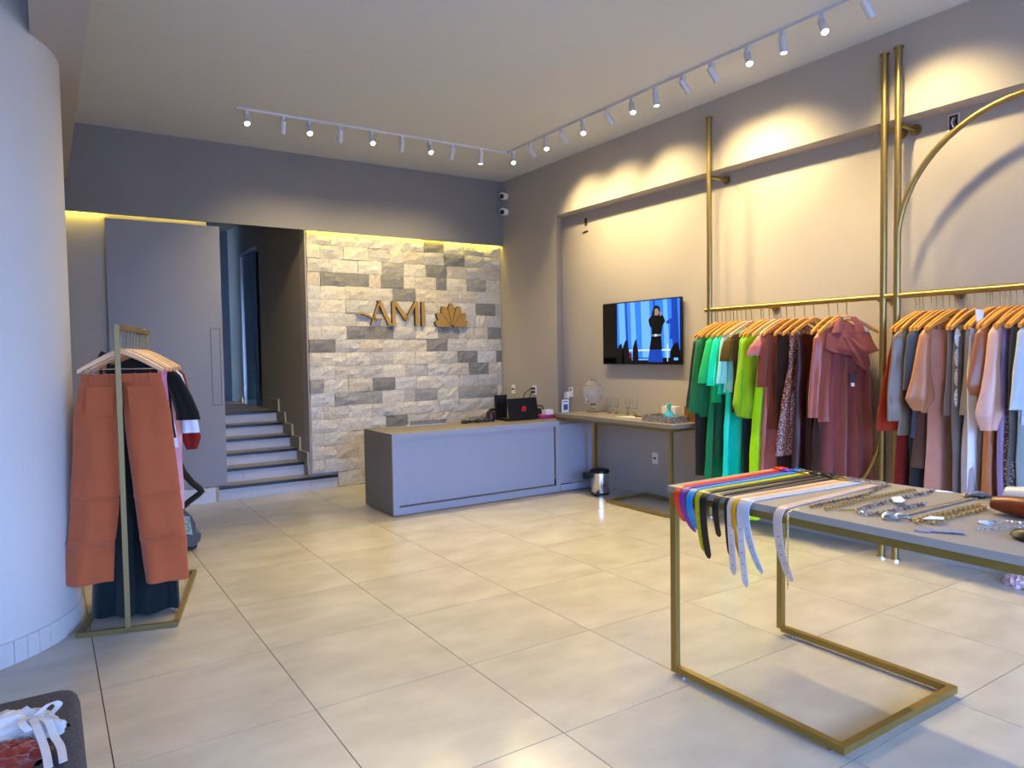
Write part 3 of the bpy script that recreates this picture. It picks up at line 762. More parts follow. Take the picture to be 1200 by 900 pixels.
rack_item('skirt', 'skirt', .30, 3, '#0b2024', 'cotton', lambda r, m: gown(r, m, -1.765, hwt=.16, waist=.18, hwh=.25, b=.07, k=5, ph=.4, amp=.014, ztop=-.30), 'long dark teal skirt reaching the floor behind the coral trousers', 'wooden hanger holding the dark teal skirt')
def strap_top(r, m):
    blouse(r, m, -.75, hwt=.15, hwh=.18, ph=1)
    G().tube([(-.17, 0, -.26), (-.185, 0, -.19), (-.16, 0, -.14), (-.13, 0, -.16), (-.125, 0, -.24)], .012, 8).build('strap', m, r, smooth=True, local=True)
rack_item('camisole', 'top', .42, 2, '#11131a', 'cotton', strap_top, 'black strappy top hanging behind the coral trousers waistband', 'wooden hanger carrying the black strappy top')
rack_item('blouse', 'blouse', .53, -6, '#c98fa6', 'cotton', lambda r, m: (blouse(r, m, -.70, ph=2), ), 'pink blouse showing at its shoulder between the black garments', 'wooden hanger carrying the pink blouse')
rack_item('shirt', 'shirt', .64, -4, '#141613', 'cotton', lambda r, m: (blouse(r, m, -.72, ph=2), sleeves(r, m, -.60, .06, .075, .09, both=True)), 'black blouse with a wide half sleeve on the right of the freestanding rack', 'wooden hanger carrying the black wide-sleeved blouse')
rack_item('shirt', 'shirt', .76, -2, '#dfe2ec', 'cotton', lambda r, m: (blouse(r, m, -.80, ph=1), sleeves(r, m, -.70, .055, .06, .085, both=True)), 'white shirt with long sleeve behind the black blouse', 'wooden hanger carrying the white shirt')
rack_item('trousers', 'trousers', .86, -2, '#dcaeb8', 'cotton', lambda r, m: trousers(r, m, -1.25, .22, ph=1), 'pale pink trousers hanging behind the white shirt', 'wooden hanger carrying the pale pink trousers', H2)
rack_item('blouse', 'blouse', .97, -2, '#7a2622', 'cotton', lambda r, m: (blouse(r, m, -.80, ph=1), sleeves(r, m, -.84, .05, .05, .07, .02, both=True)), 'dark red blouse with puffed cuff at the far end of the rack', 'wooden hanger carrying the dark red blouse')

# ================================================================== grey steam cleaner
t = thing('steam_cleaner', 'grey wheeled steam cleaner with black hose on the floor behind the freestanding rack', 'cleaner', (.93, 6.5, 0))
GREY = mat('cleaner_grey', '#4a4c50', .5)
poly = [(.80, .03), (1.00, .03), (1.045, .075), (1.05, .13), (1.015, .14), (1.01, .22), (.985, .28), (.95, .315), (.88, .325), (.80, .30)]
G().prism(poly, lambda a, b, d: Vector((a, d, b)), 6.40, 6.62).build('housing', GREY, t, bevel=.012, smooth=True)
g = G().prism([(.925, .145), (.985, .13), (.965, .285), (.915, .295)], lambda a, b, d: Vector((a, d, b)), 6.394, 6.402).build('label_plate', mat('pale_grey_label', '#a9aaa6', .5), t)
gm = mat('green_print', '#1d8a55', .5)
for cz in (.245, .185):
    G().tube([(.945 + .018 * cos(a), 6.391, cz + .02 * sin(a)) for a in [radians(q) for q in range(-150, 130, 20)]], .004, 6).build('green_mark', gm, t, smooth=True)
for x in (.85, .99):
    G().tube([(x, 6.42, .032), (x, 6.60, .032)], .031, 18).build('wheel', BLACKM, t, smooth=True)
hp = [(.90, 6.5, .31), (.925, 6.49, .35), (.98, 6.47, .40), (1.05, 6.46, .45), (1.078, 6.46, .475), (1.06, 6.46, .50), (1.00, 6.45, .56), (.93, 6.43, .66), (.885, 6.40, .78), (.84, 6.36, .92), (.78, 6.3, 1.10)]
G().tube(hp, [.024] * 4 + [.026] * 3 + [.029] * 4, 12).build('hose', BLACKM, t, smooth=True)

# ================================================================== track lighting
def track(p0, p1, label):
    return tag(G().bar(p0, p1, .034, .022).build('light_track', WHITEM, free=True, bevel=.002), label, 'light track')
TZ = CZ - .011
track((1.59, 7.09, TZ), (4.64, 7.09, TZ), 'white ceiling light track running parallel to the back wall')
track((4.623, 7.07, TZ), (4.623, .4, TZ), 'white ceiling light track running beside the right wall')
def spot_head(x, y, target, label, on_energy):
    p = Vector((x, y, CZ - .022))
    r = thing('spotlight', label, 'spotlight', p, 0, 'spotlights on the ceiling tracks')
    G().box(x - .016, x + .016, y - .016, y + .016, CZ - .055, CZ - .0225).build('adapter', WHITEM, r)
    piv = Vector((x, y, CZ - .085))
    G().tube([(x, y, CZ - .05), piv], .007, 8).build('stem', WHITEM, r, smooth=True)
    d = (Vector(target) - piv).normalized()
    M = d.to_track_quat('Z', 'Y').to_matrix()
    q0 = piv - d * .03
    G().lathe([(0, 0), (.024, 0), (.027, .006), (.027, .125), (.0235, .125), (.0235, .105), (0, .105)], 18, q0, M).build('can', WHITEM, r, smooth=True)
    G().lathe([(0, .107), (.0225, .107), (.0225, .111), (0, .111)], 16, q0, M).build('lens', SPOTGLOW, r)
    l = bpy.data.lights.new('spot_lamp', 'SPOT'); l.energy = on_energy; l.color = WARM
    l.spot_size = radians(92); l.spot_blend = 1.0; l.shadow_soft_size = .05
    o = bpy.data.objects.new('spot_lamp', l); COL.objects.link(o); o.parent = r
    o.location = q0 + d * .135 - p
    o.rotation_euler = d.to_track_quat('-Z', 'Y').to_euler()
ordn = ['first', 'second', 'third', 'fourth', 'fifth', 'sixth', 'seventh', 'eighth', 'ninth', 'tenth', 'eleventh', 'twelfth', 'thirteenth', 'fourteenth', 'fifteenth']
back = [(1.69, 'f'), (2.03, 'b'), (2.285, 'f'), (2.606, 'b'), (2.943, 'f'), (3.286, 'b'), (3.614, 'f'), (3.898, 'b'), (4.264, 'd')]
for i, (x, k) in enumerate(back):
    tgt = {'f': (x - .5, 4.6, .6), 'b': (x + .25, 8.4, 1.9), 'd': (x + .1, 7.5, 1)}[k]
    kind = 'glowing towards the room' if k == 'f' else 'aimed at the stone wall' if k == 'b' else 'pointing straight down'
    spot_head(x, 7.09, tgt, '%s white spotlight from the left on the back track, %s' % (ordn[i], kind), SPOT_W * {'f': 1.1, 'b': .55, 'd': .6}[k])
right = [(6.956, 'f'), (6.608, 'w'), (6.31, 'f'), (6.03, 'w'), (5.685, 'f'), (5.31, 'w'), (4.964, 'f'), (4.664, 'd'), (4.336, 'w'), (4.03, 'w'), (3.674, 'f'), (3.363, 'd'), (3.043, 'f'), (2.728, 'w')]
for i, (y, k) in enumerate(right):
    tgt = {'f': (3.4, y - 1.9, 0), 'w': (5.5, y - .2, 2.7), 'd': (4.75, y - .3, 1)}[k]
    kind = 'glowing towards the room' if k == 'f' else 'tilted at the right wall' if k == 'w' else 'pointing straight down'
    spot_head(4.623, y, tgt, '%s white spotlight from the corner on the right track, %s' % (ordn[i], kind), SPOT_W * {'f': .95, 'w': .8, 'd': .75}[k])

# ================================================================== television
t = thing('television', 'flat wall television showing a singer on a blue stage', 'television', (5.5, 5.81, 1.455))
G().box(5.49, 5.525, 5.20, 6.42, 1.455, 2.155).build('bezel', BLACK, t, bevel=.003)
G().box(5.525, 5.548, 5.6, 6.0, 1.65, 1.95).build('wall_mount', BLACK, t)
def em(name, col, s_=1.0): return mat(name, '#050505', .3, emit=col, estr=s_, spec=.3)
EMS = [em('screen_black', '#04050c', .3), em('screen_blue', '#2a6fe6', 1.1), em('screen_blue_pale', '#5f9cf5', 1.1), em('screen_blue_deep', '#123a9c', 1.0), em('screen_skin', '#b08a78', .7), em('screen_grey', '#9aa0a8', .6), em('screen_red', '#7a1f1a', .5), em('screen_silver', '#c9d4ec', .9)]
g = G()
TX = 5.4895
def scr(poly, mi, layer):
    n0 = len(g.bm.faces)
    vs = [g.bm.verts.new((TX - .0004 * layer, 6.41 - u * 1.20, 1.467 + v * .676)) for u, v in poly]
    f = g.bm.faces.new(vs); f.material_index = mi
def rect(u0, v0, u1, v1): return [(u0, v0), (u1, v0), (u1, v1), (u0, v1)]
scr(rect(0, 0, 1, 1), 3, 1)
scr(rect(.20, .05, 1, 1), 1, 2)
for u0, u1, mi in ((.24, .33, 2), (.40, .47, 2), (.54, .66, 2), (.82, .88, 2), (.33, .36, 3), (.70, .73, 3), (.92, 1, 3)):
    scr([(u0, .06), (u1, .06), (u1 - .03, 1), (u0 - .02, 1)], mi, 3)
scr(rect(0, 0, .20, 1), 0, 4)
scr(rect(0, 0, 1, .09), 0, 4); scr(rect(.28, .20, .92, .225), 7, 4); scr(rect(.40, .05, .62, .075), 2, 5)
# figure in the distance on the right
scr([(.88, .38), (.96, .38), (.95, .62), (.97, .66), (.96, .7), (.93, .72), (.90, .70), (.84, .66), (.84, .62), (.89, .62)], 3, 5)
scr([(.91, .72), (.95, .72), (.95, .8), (.91, .8)], 3, 5)
# singer: skirt, torso, arms, hair, face, microphone, belt
scr([(.61, .02), (.80, .02), (.78, .27), (.64, .27)], 3, 6)
scr([(.63, .22), (.79, .22), (.78, .44), (.66, .44)], 0, 7)
scr([(.66, .42), (.775, .42), (.80, .60), (.83, .66), (.80, .76), (.72, .80), (.66, .76), (.62, .70), (.635, .60), (.66, .56)], 0, 7)
scr([(.665, .60), (.665, .80), (.69, .90), (.725, .92), (.765, .88), (.77, .74), (.72, .70)], 0, 8)
scr([(.70, .76), (.745, .76), (.755, .82), (.735, .87), (.70, .86)], 4, 9)
scr([(.765, .745), (.79, .755), (.785, .80), (.76, .795)], 4, 9)
scr([(.735, .795), (.775, .785), (.775, .80), (.735, .815)], 5, 10)
scr([(.665, .43), (.775, .43), (.775, .46), (.665, .46)], 5, 9)
scr([(.70, .425), (.725, .425), (.725, .465), (.70, .465)], 7, 10)
# audience silhouettes
for u, h, wd in ((.24, .30, .05), (.32, .36, .045), (.45, .36, .035), (.95, .30, .06)):
    scr([(u - wd * 1.2, 0), (u + wd * 1.2, 0), (u + wd, h * .55), (u + wd * .7, h * .8), (u + wd * .4, h * 1.12), (u - wd * .3, h), (u - wd, h * .7)], 0, 8)
scr(rect(.36, .08, .40, .17), 6, 9)
scr(rect(.85, .03, .86, .30), 7, 9); scr(rect(.93, .05, .98, .09), 2, 9)
g.build('screen', EMS, t)

# ================================================================== small wall fittings
def outlet(name, cx, cy, cz, face, label, holes=((0, 0),), w_=.075, h_=.12, cat='outlet'):
    t = thing(name, label, cat, (cx, cy, cz))
    if face == 'x':
        G().box(cx - .010, cx - .0005, cy - w_ / 2, cy + w_ / 2, cz - h_ / 2, cz + h_ / 2).build('cover_plate', WHITE, t, bevel=.002)
        for a, b in holes:
            G().box(cx - .012, cx - .0095, cy + a - .014, cy + a + .014, cz + b - .012, cz + b + .012).build('socket', BLACK, t)
    return t
outlet('power_outlet', XW, 8.144, 1.11, 'x', 'white wall socket behind the laptop, nearest the room corner', ((-.018, 0), (.018, 0)))
outlet('power_outlet', XW, 7.637, 1.115, 'x', 'white wall socket with two black plugs and cables, above the counter', ((0, .02), (0, -.025)))
outlet('power_outlet', XN, 7.11, 1.10, 'x', 'white wall socket with white adapter by the niche edge', ((0, .03),))
tag(G().box(XN - .06, XN - .013, 7.13, 7.19, 1.02, 1.10).build('power_adapter', WHITE, free=True, bevel=.006), 'white power adapter plugged into the socket by the niche edge', 'adapter')
outlet('power_outlet', XN, 5.638, .43, 'x', 'white wall socket low under the gold-framed wall table', ((0, 0),), .075, .125)
t = thing('junction_box', 'small black open junction box high on the wall above the television', 'junction box', (XN, 6.78, 3.17))
G().box(XN - .008, XN - .0005, 6.745, 6.815, 3.115, 3.225).build('box_rim', PLASTER, t)
G().box(XN - .010, XN - .006, 6.755, 6.80, 3.125, 3.215).build('opening', BLACK, t)
G().bar((XN - .012, 6.745, 3.06), (XN - .012, 6.83, 3.05), .012).build('loose_clip', BLACK, t)
t = thing('junction_box', 'open electrical box with exposed wires beside the gold arch', 'junction box', (XN, 2.605, 3.21))
G().box(XN - .008, XN - .0005, 2.565, 2.645, 3.145, 3.275).build('box_rim', mat('box_rim_grey', '#c8c2b8', .6), t)
G().box(XN - .011, XN - .007, 2.577, 2.633, 3.16, 3.26).build('opening', BLACK, t)
for q in range(3):
    G().tube([(XN - .013, 2.585 + .018 * q, 3.175), (XN - .022, 2.60 + .012 * q, 3.21), (XN - .013, 2.59 + .015 * q, 3.245)], .004, 6).build('wire', [CHROME, WHITE, mat('blue_wire', '#39415e', .5)][q], t, smooth=True)
for z, lab in ((3.735, 'upper white dome security camera in the back corner'), (3.525, 'lower white dome security camera in the back corner')):
    t = thing('security_camera', lab, 'camera', (XW, 8.25, z), 0, 'security cameras in the back corner')
    G().tube([(XW - .0005, 8.25, z), (XW - .03, 8.25, z)], .045, 20).build('mount', WHITE, t, smooth=True)
    hc = Vector((XW - .065, 8.245, z))
    dd = Vector((-.9, -.75, -.35)).normalized()
    M = dd.to_track_quat('Z', 'Y').to_matrix()
    G().lathe([(0, -.05)] + [(.05 * cos(a), .05 * sin(a)) for a in [radians(q) for q in range(-70, 50, 12)]] + [(.033, .036), (0, .036)], 20, hc, M).build('housing', WHITE, t, smooth=True)
    G().lathe([(.032, .036), (.028, .048), (.015, .055), (0, .057)], 16, hc, M).build('lens', BLACK, t, smooth=True)

# ================================================================== things on the counter
t = thing('laptop', 'open black laptop with glowing red emblem on its lid, on the counter', 'laptop', (4.62, 7.0, CH))
G().box(4.42, 4.83, 6.86, 7.13, CH + .001, CH + .022).build('base', BLACK, t, bevel=.004)
lid = G().obox((4.62, 6.835, CH + .135), (1, 0, 0), (0, .2, 1), (0, 1, -.2), .205, .125, .007).build('lid', mat('laptop_lid', '#08080a', .35), t, bevel=.003)
REDL = mat('red_emblem', '#7a0d10', .4, emit='#e0222a', estr=.5)
def lidp(u, v): return Vector((4.63 + u * .8, 6.8265 + v * .157 - .0015, CH + .135 + v * .78))
for s_ in (-1, 1):
    pts = [(-.034, -.008), (-.026, .030), (-.004, .038), (-.010, .024), (-.018, .022), (-.024, -.008), (-.014, -.034), (-.028, -.030)]
    pts = [(x * -s_ if s_ > 0 else x, y if s_ < 0 else -y) for x, y in pts]
    pts = [(x + y * .25, y) for x, y in pts]
    G().prism(pts, lambda a, b, d: lidp(a, b) + Vector((0, d, 0)), -.003, .001).build('emblem', REDL, lid)
G().prism([(-.006, -.03), (.0, -.03), (.012, .03), (.006, .03)], lambda a, b, d: lidp(a, b) + Vector((0, d, 0)), -.003, .001).build('emblem', REDL, lid)
t = thing('cable_tangle', 'tangle of black cables and mouse in front of the laptop', 'cables', (4.0, 6.98, CH))
rng = random.Random(5)
for q in range(3):
    pts = [(3.92 + i * .045 + rng.uniform(-.02, .02), 6.96 + rng.uniform(-.05, .05), CH + .008 + rng.uniform(0, .02)) for i in range(9)]
    G().tube(pts, .007, 6).build('cable', BLACKM, t, smooth=True)
for x in (3.93, 4.10, 4.22): G().lathe([(0, 0), (.042, .002), (.046, .015), (.032, .034), (0, .040)], 16, (x, 6.98, CH + .0005)).build('mouse', BLACKM, t, smooth=True)
t = thing('desk_telephone', 'small dark red and black device left of the laptop, by its hinge', 'device', (4.36, 7.13, CH))
G().lathe([(0, 0), (.06, 0), (.065, .02), (.05, .07), (.045, .10), (0, .105)], 18, (4.36, 7.13, CH + .0005)).build('base', mat('dark_red_plastic', '#3c1312', .4), t, smooth=True)
G().tube([(4.33, 7.11, CH + .11), (4.36, 7.10, CH + .125), (4.42, 7.12, CH + .12)], .018, 10).build('handset', BLACK, t, smooth=True)
tag(G().box(4.46, 4.62, 7.17, 7.20, CH + .0005, CH + .285).build('tablet_stand', mat('tan_back', '#1b1a18', .5), free=True, bevel=.006), 'dark upright panel standing behind the laptop screen', 'stand')
for q, (pts) in enumerate([[(XW - .012, 7.637, 1.135), (XW - .06, 7.66, 1.13), (XW - .12, 7.72, 1.06), (XW - .14, 7.7, .92), (XW - .2, 7.5, CH + .012)], [(XW - .012, 7.637, 1.09), (XW - .05, 7.65, 1.085), (XW - .075, 7.67, 1.0), (XW - .09, 7.62, .88), (XW - .2, 7.4, CH + .012)]]):
    t = thing('power_cable', ['black power cable looping from the upper plug down to the counter', 'black power cable from the lower plug down to the counter'][q], 'cable', pts[0])
    G().tube(pts, .006, 8).build('cord', BLACKM, t, smooth=True)
    G().obox((XW - .035, 7.637, pts[0][2]), (1, 0, 0), (0, 1, 0), (0, 0, 1), .022, .014, .014).build('plug', BLACK, t, bevel=.003)
t = thing('black_bag', 'crumpled black pouch with cords right of the laptop', 'pouch', (4.93, 7.05, CH))
rng = random.Random(9)
g = G(); bmesh.ops.create_icosphere(g.bm, subdivisions=3, radius=1)
for v in g.bm.verts:
    d = 1 + .35 * noise.noise(v.co * 2.3)
    v.co = Vector((4.93 + v.co.x * .11 * d, 7.05 + v.co.y * .09 * d, CH + .062 + max(v.co.z, -.95) * .065 * (d if v.co.z > 0 else 1)))
g.build('pouch', BLACKM, t, smooth=True)
G().tube([(4.86, 7.0, CH + .10), (4.92, 6.97, CH + .15), (5.0, 6.98, CH + .14), (5.05, 7.02, CH + .08)], .007, 8).build('cord', BLACKM, t, smooth=True)
tag(G().box(4.86, 5.09, 6.80, 6.98, CH + .0005, CH + .045).build('pink_box', mat('magenta_card', '#b03a78', .5), free=True, bevel=.004), 'flat magenta box on the counter right of the laptop', 'box')
tag(G().box(4.95, 5.06, 6.83, 6.92, CH + .046, CH + .10).build('card_reader', WHITE, free=True, bevel=.012), 'small white device lying on the flat magenta box', 'device')
t = thing('sign_card', 'white standing card with a blue square at the far left corner of the wall table', 'card', (5.06, 6.60, CT))
G().obox((5.06, 6.60, CT + .0755), (1, 0, 0), (0, 1, .05), (0, -.05, 1), .05, .004, .075).build('card', WHITE, t)
G().obox((5.06, 6.594, CT + .065), (1, 0, 0), (0, 1, .05), (0, -.05, 1), .030, .002, .033).build('blue_square', mat('blue_print', '#3b4f8c', .5), t)
G().obox((5.06, 6.591, CT + .128), (1, 0, 0), (0, 1, .05), (0, -.05, 1), .034, .002, .006).build('print_line', mat('grey_print', '#4b5a88', .5), t)
for q, (x0, x1, lab) in enumerate(((3.30, 3.74, 'black and white lace-patterned tray at the back of the counter, left one'), (4.03, 4.30, 'black and white lace-patterned tray at the back of the counter, nearer the laptop'))):
    t = thing('lace_tray', lab, 'tray', ((x0 + x1) / 2, 7.15, CH), 0, 'lace-patterned trays on the counter')
    G().box(x0, x1, 7.08, 7.20, CH + .0005, CH + .008).build('tray_base', mat('lace_white', '#c9ccd0', .6), t)
    g = G()
    n = int((x1 - x0) / .03)
    for i in range(n):
        a = x0 + (i + .5) * (x1 - x0) / n
        for zc in (CH + .020, CH + .045):
            g.lathe([(.013, -.003), (.013, .003), (.006, .003), (.006, -.003), (.013, -.003)], 8, (a + (.012 if zc > CH + .03 else 0), 7.085, zc), Matrix.Rotation(pi / 2, 3, 'X'))
    o = g.build('lace_rim', mat('lace_dark', '#55585c', .6), t)
    o['kind'] = 'stuff'

# ================================================================== bin under the wall table
t = thing('waste_bin', 'small brushed steel pedal bin with black lid under the wall table', 'bin', (5.19, 6.15, 0))
bc = (5.19, 6.15, 0)
G().lathe([(0, .02), (.098, .02), (.100, .03), (.100, .245), (0, .245)], 32, bc).build('body', CHROME, t, smooth=True)
G().lathe([(0, 0), (.104, 0), (.104, .022), (0, .022)], 32, bc).build('base_ring', BLACK, t, smooth=True)
G().lathe([(0, .245), (.108, .245), (.112, .262), (.104, .278), (.06, .288), (0, .290)], 32, bc).build('lid', BLACK, t, smooth=True)
G().box(5.02, 5.10, 6.18, 6.24, .18, .25).build('hinge', BLACK, t, bevel=.006)
G().obox((5.075, 6.07, .018), (.8, .6, 0), (-.6, .8, 0), (0, 0, 1), .04, .025, .008).build('pedal', BLACK, t)

# ================================================================== things on the wall table
t = thing('drink_dispenser', 'cut glass drink dispenser with metal tap at the far end of the wall table', 'dispenser', (5.33, 6.45, CT))
dc = (5.36, 6.46, CT)
CUTG = mat('cut_glass', (.93, .96, .98), .04, trans=.95, ior=1.3, bump=.25, bscale=40)
G().lathe([(0, .001), (.085, .001), (.08, .012), (.03, .03), (.02, .06), (.03, .09), (.05, .10), (0, .10)], 24, dc).build('stand', CUTG, t, smooth=True)
G().lathe([(0, .10), (.055, .10), (.10, .135), (.115, .18), (.118, .30), (.112, .31), (0, .31)], 28, dc).build('jar', CUTG, t, smooth=True)
G().lathe([(0, .311), (.108, .311), (.10, .325), (.05, .36), (.02, .375), (.014, .40), (.028, .42), (.024, .445), (0, .455)], 24, dc).build('lid', CUTG, t, smooth=True)
G().tube([(5.25, 6.41, CT + .135), (5.20, 6.39, CT + .135), (5.19, 6.385, CT + .10)], .012, 10).tube([(5.205, 6.39, CT + .145), (5.205, 6.39, CT + .175)], .009, 8).build('tap', CHROME, t, smooth=True)
gl = thing('champagne_flute', 'x', 'glass', (0, 0, 0), 0, 'slim glasses on the wall table')
G().lathe([(0, .0005), (.030, .0005), (.028, .004), (.005, .01), (.004, .045), (.008, .055), (.024, .085), (.027, .14), (.025, .185), (.0235, .185), (.025, .14), (.021, .088), (0, .066)], 20).build('bowl', GLASS, gl, smooth=True, local=True)
G().lathe([(0, .0), (.012, .046), (.012, .060), (0, .06)], 12).build('stem_knop', CHROME, gl, smooth=True, local=True)
for i, (x, y, lab) in enumerate(((5.38, 6.20, 'slim drinking glass nearest the drink dispenser'), (5.38, 6.07, 'second slim drinking glass from the drink dispenser'), (5.38, 5.89, 'third slim drinking glass from the drink dispenser'), (5.38, 5.77, 'slim drinking glass farthest from the drink dispenser'))):
    o = gl if i == 0 else copy_tree(gl)
    o.location = (x, y, CT); o['label'] = lab
t = thing('paper_leaflet', 'white leaflet with a dark red print lying on the wall table', 'leaflet', (5.2, 5.65, CT))
G().prism([(5.10, 5.78), (5.20, 5.48), (5.34, 5.40), (5.38, 5.44), (5.24, 5.72)], lambda a, b, d: Vector((a, b, d)), CT + .0005, CT + .003).build('sheet', WHITE, t)
G().prism([(5.20, 5.58), (5.26, 5.50), (5.31, 5.53), (5.25, 5.62)], lambda a, b, d: Vector((a, b, d)), CT + .003, CT + .016).build('red_print', mat('dark_red_print', '#6b1626', .5), t)
t = thing('serving_tray', 'patterned metal tray with small items at the near end of the wall table', 'tray', (5.13, 5.05, CT))
PAT = mat('patterned_metal', '#8a8074', .35, .6, sparkle='#e8e4da')
G().box(4.99, 5.24, 4.86, 5.26, CT + .0005, CT + .01).build('tray_floor', PAT, t)
g = G()
g.box(4.99, 4.998, 4.86, 5.26, CT + .0101, CT + .065).box(5.232, 5.24, 4.86, 5.26, CT + .0101, CT + .065).box(4.9985, 5.2315, 4.86, 4.868, CT + .0101, CT + .065).box(4.9985, 5.2315, 5.252, 5.26, CT + .0101, CT + .065)
g.build('tray_rim', PAT, t)
t = thing('napkin_holder', 'white napkin block standing behind the patterned tray', 'napkins', (5.33, 5.17, CT))
G().box(5.28, 5.36, 5.08, 5.27, CT + .0005, CT + .135).build('napkins', mat('napkin_white', '#d9d7d2', .8), t, bevel=.008)
t = thing('glass_bottle', 'round turquoise glass bottle with stopper on the patterned tray', 'bottle', (5.06, 4.97, CT + .01))
BLUEG = mat('turquoise_glass', (.10, .62, .78), .08, trans=.55, ior=1.35)
G().lathe([(0, 0), (.035, .0), (.055, .025), (.057, .055), (.040, .085), (.020, .105), (.017, .13), (0, .13)], 24, (5.06, 4.95, CT + .0105)).build('body', BLUEG, t, smooth=True)
G().lathe([(.0, .13), (.016, .13), (.024, .15), (.020, .175), (0, .19)], 16, (5.06, 4.95, CT + .0105)).build('stopper', mat('green_glass', (.12, .55, .48), .1, trans=.5), t, smooth=True)
t = thing('coffee_caddy', 'brown wooden caddy with cream packets at the right end of the wall table', 'caddy', (5.36, 4.90, CT))
G().box(5.27, 5.44, 4.80, 4.95, CT + .0005, CT + .15).build('box', mat('caddy_wood', '#7a4f22', .5, var=.15, vscale=12), t, bevel=.004)
for q in range(3): G().obox((5.30 + q * .045, 4.88, CT + .18), (1, .2, .1), (0, 1, .1), (0, -.1, 1), .018, .045, .05).build('packet', mat('cream_paper', '#d9c6a4', .7), t)
t = thing('wine_glass', 'clear wine glass standing between the napkins and the brown caddy', 'glass', (5.44, 5.02, CT))
G().lathe([(0, .0005), (.034, .0005), (.03, .005), (.005, .012), (.004, .10), (.02, .115), (.042, .16), (.040, .215), (.036, .24), (.0345, .24), (.0385, .215), (.040, .16), (.018, .118), (0, .112)], 22, (5.46, 5.02, CT)).build('bowl', GLASS, t, smooth=True)

# ================================================================== belts on the display table
XE = 2.536
belts = [  # name colour, y at edge, y at buckle, x buckle, z of tip, width, colour, label, swing
    (2.455, 2.47, 3.36, .775, .032, '#e2531c', 'orange leather belt, first from the far corner of the display table', .03),
    (2.415, 2.415, 3.34, .73, .030, '#7a3f96', 'purple leather belt beside the orange belt', .05),
    (2.365, 2.375, 3.38, .755, .034, '#1f8ec4', 'bright blue leather belt beside the purple belt', .03),
    (2.318, 2.315, 3.36, .66, .034, '#b5b414', 'yellow-green leather belt beside the bright blue belt', .02),
    (2.285, 2.255, 3.38, .635, .038, '#111111', 'wide black belt hanging longest of the black belts', .02),
    (2.205, 2.20, 3.38, .755, .030, '#141414', 'thin black belt with the shortest drop', .01),
    (2.150, 2.14, 3.35, .68, .026, '#0f0f10', 'thin black belt half hidden behind the white belts', .01),
    (2.125, 2.095, 3.33, .60, .034, '#cdbfb6', 'off-white punched belt, first of the white belts', .01),
    (2.105, 2.065, 3.35, .64, .022, '#cf9a1e', 'narrow mustard belt between white belts', .04),
    (2.075, 2.035, 3.34, .555, .034, '#d3c9c6', 'white punched belt with the longest drop', .02),
    (2.040, 1.995, 3.35, .62, .034, '#bcc2cc', 'silvery white belt curling at its tip', .06),
    (1.875, 1.915, 3.36, .63, .040, '#cdbcb2', 'cream wide punched belt beside the gold chains', .05),
]
for i, (ye, yb, xb, zt_, wd, col, lab, sw_) in enumerate(belts):
    ye *= .985; yb *= .985; xb *= .985
    t = thing('belt', lab, 'belt', (2.9, (ye + yb) / 2, TT), 0, 'belts on the display table')
    m = cloth('belt_leather_%02d' % (i + 1), col, 'leather')
    zt0 = TT + .004
    rad = .042 + .005 * (i % 3)
    pts = [(xb, yb, zt0)] + [(xb + (XE + .045 - xb) * f, yb + (ye - yb) * f, zt0 + .0006 * sin(f * 9)) for f in (.2, .4, .6, .8, .95)]
    # roll over the edge
    x0 = XE + .024
    for a in range(0, 91, 15):
        pts.append((x0 - rad * sin(radians(a)), ye, zt0 - rad * (1 - cos(radians(a))) * 1.0 + .0))
    xs_, zs_ = pts[-1][0], pts[-1][2]
    for f in (.2, .4, .6, .8, .93, 1.0):
        zz_ = zs_ + (zt_ - zs_) * f
        pts.append((xs_ + .008 * f + sw_ * 1.3 * f * f, ye - sw_ * .3 * f * f, zz_))
    ww = [wd] * (len(pts) - 2) + [wd * .92, wd * .35]
    # thickness along the bend needs a side vector along Y
    strap = G().ribbon(pts, (0, 1, 0), ww, .0035).build('strap', m, t, smooth=True)
    if i in (7, 9, 10, 11, 3):
        g = G()
        for f in (.25, .4, .55, .7, .85):
            zz_ = zs_ + (zt_ - zs_) * f; xx = xs_ + .008 * f + sw_ * 1.3 * f * f
            g.tube([(xx - .0026, ye - sw_ * .3 * f * f, zz_), (xx - .0012, ye - sw_ * .3 * f * f, zz_)], .0028, 8)
        g.build('punch_holes', BLACK, strap)
    bm_ = GOLD if i in (3, 7, 8) else CHROME if i > 8 else m
    bx = xb + .02
    G().tube([(bx - .025, yb - wd * .75, zt0 + .006), (bx + .025, yb - wd * .75, zt0 + .008), (bx + .025, yb + wd * .75, zt0 + .008), (bx - .025, yb + wd * .75, zt0 + .006)], .0045, 8, closed=True).tube([(bx - .025, yb, zt0 + .008), (bx + .027, yb, zt0 + .012)], .003, 6).build('buckle', bm_, t, smooth=True)

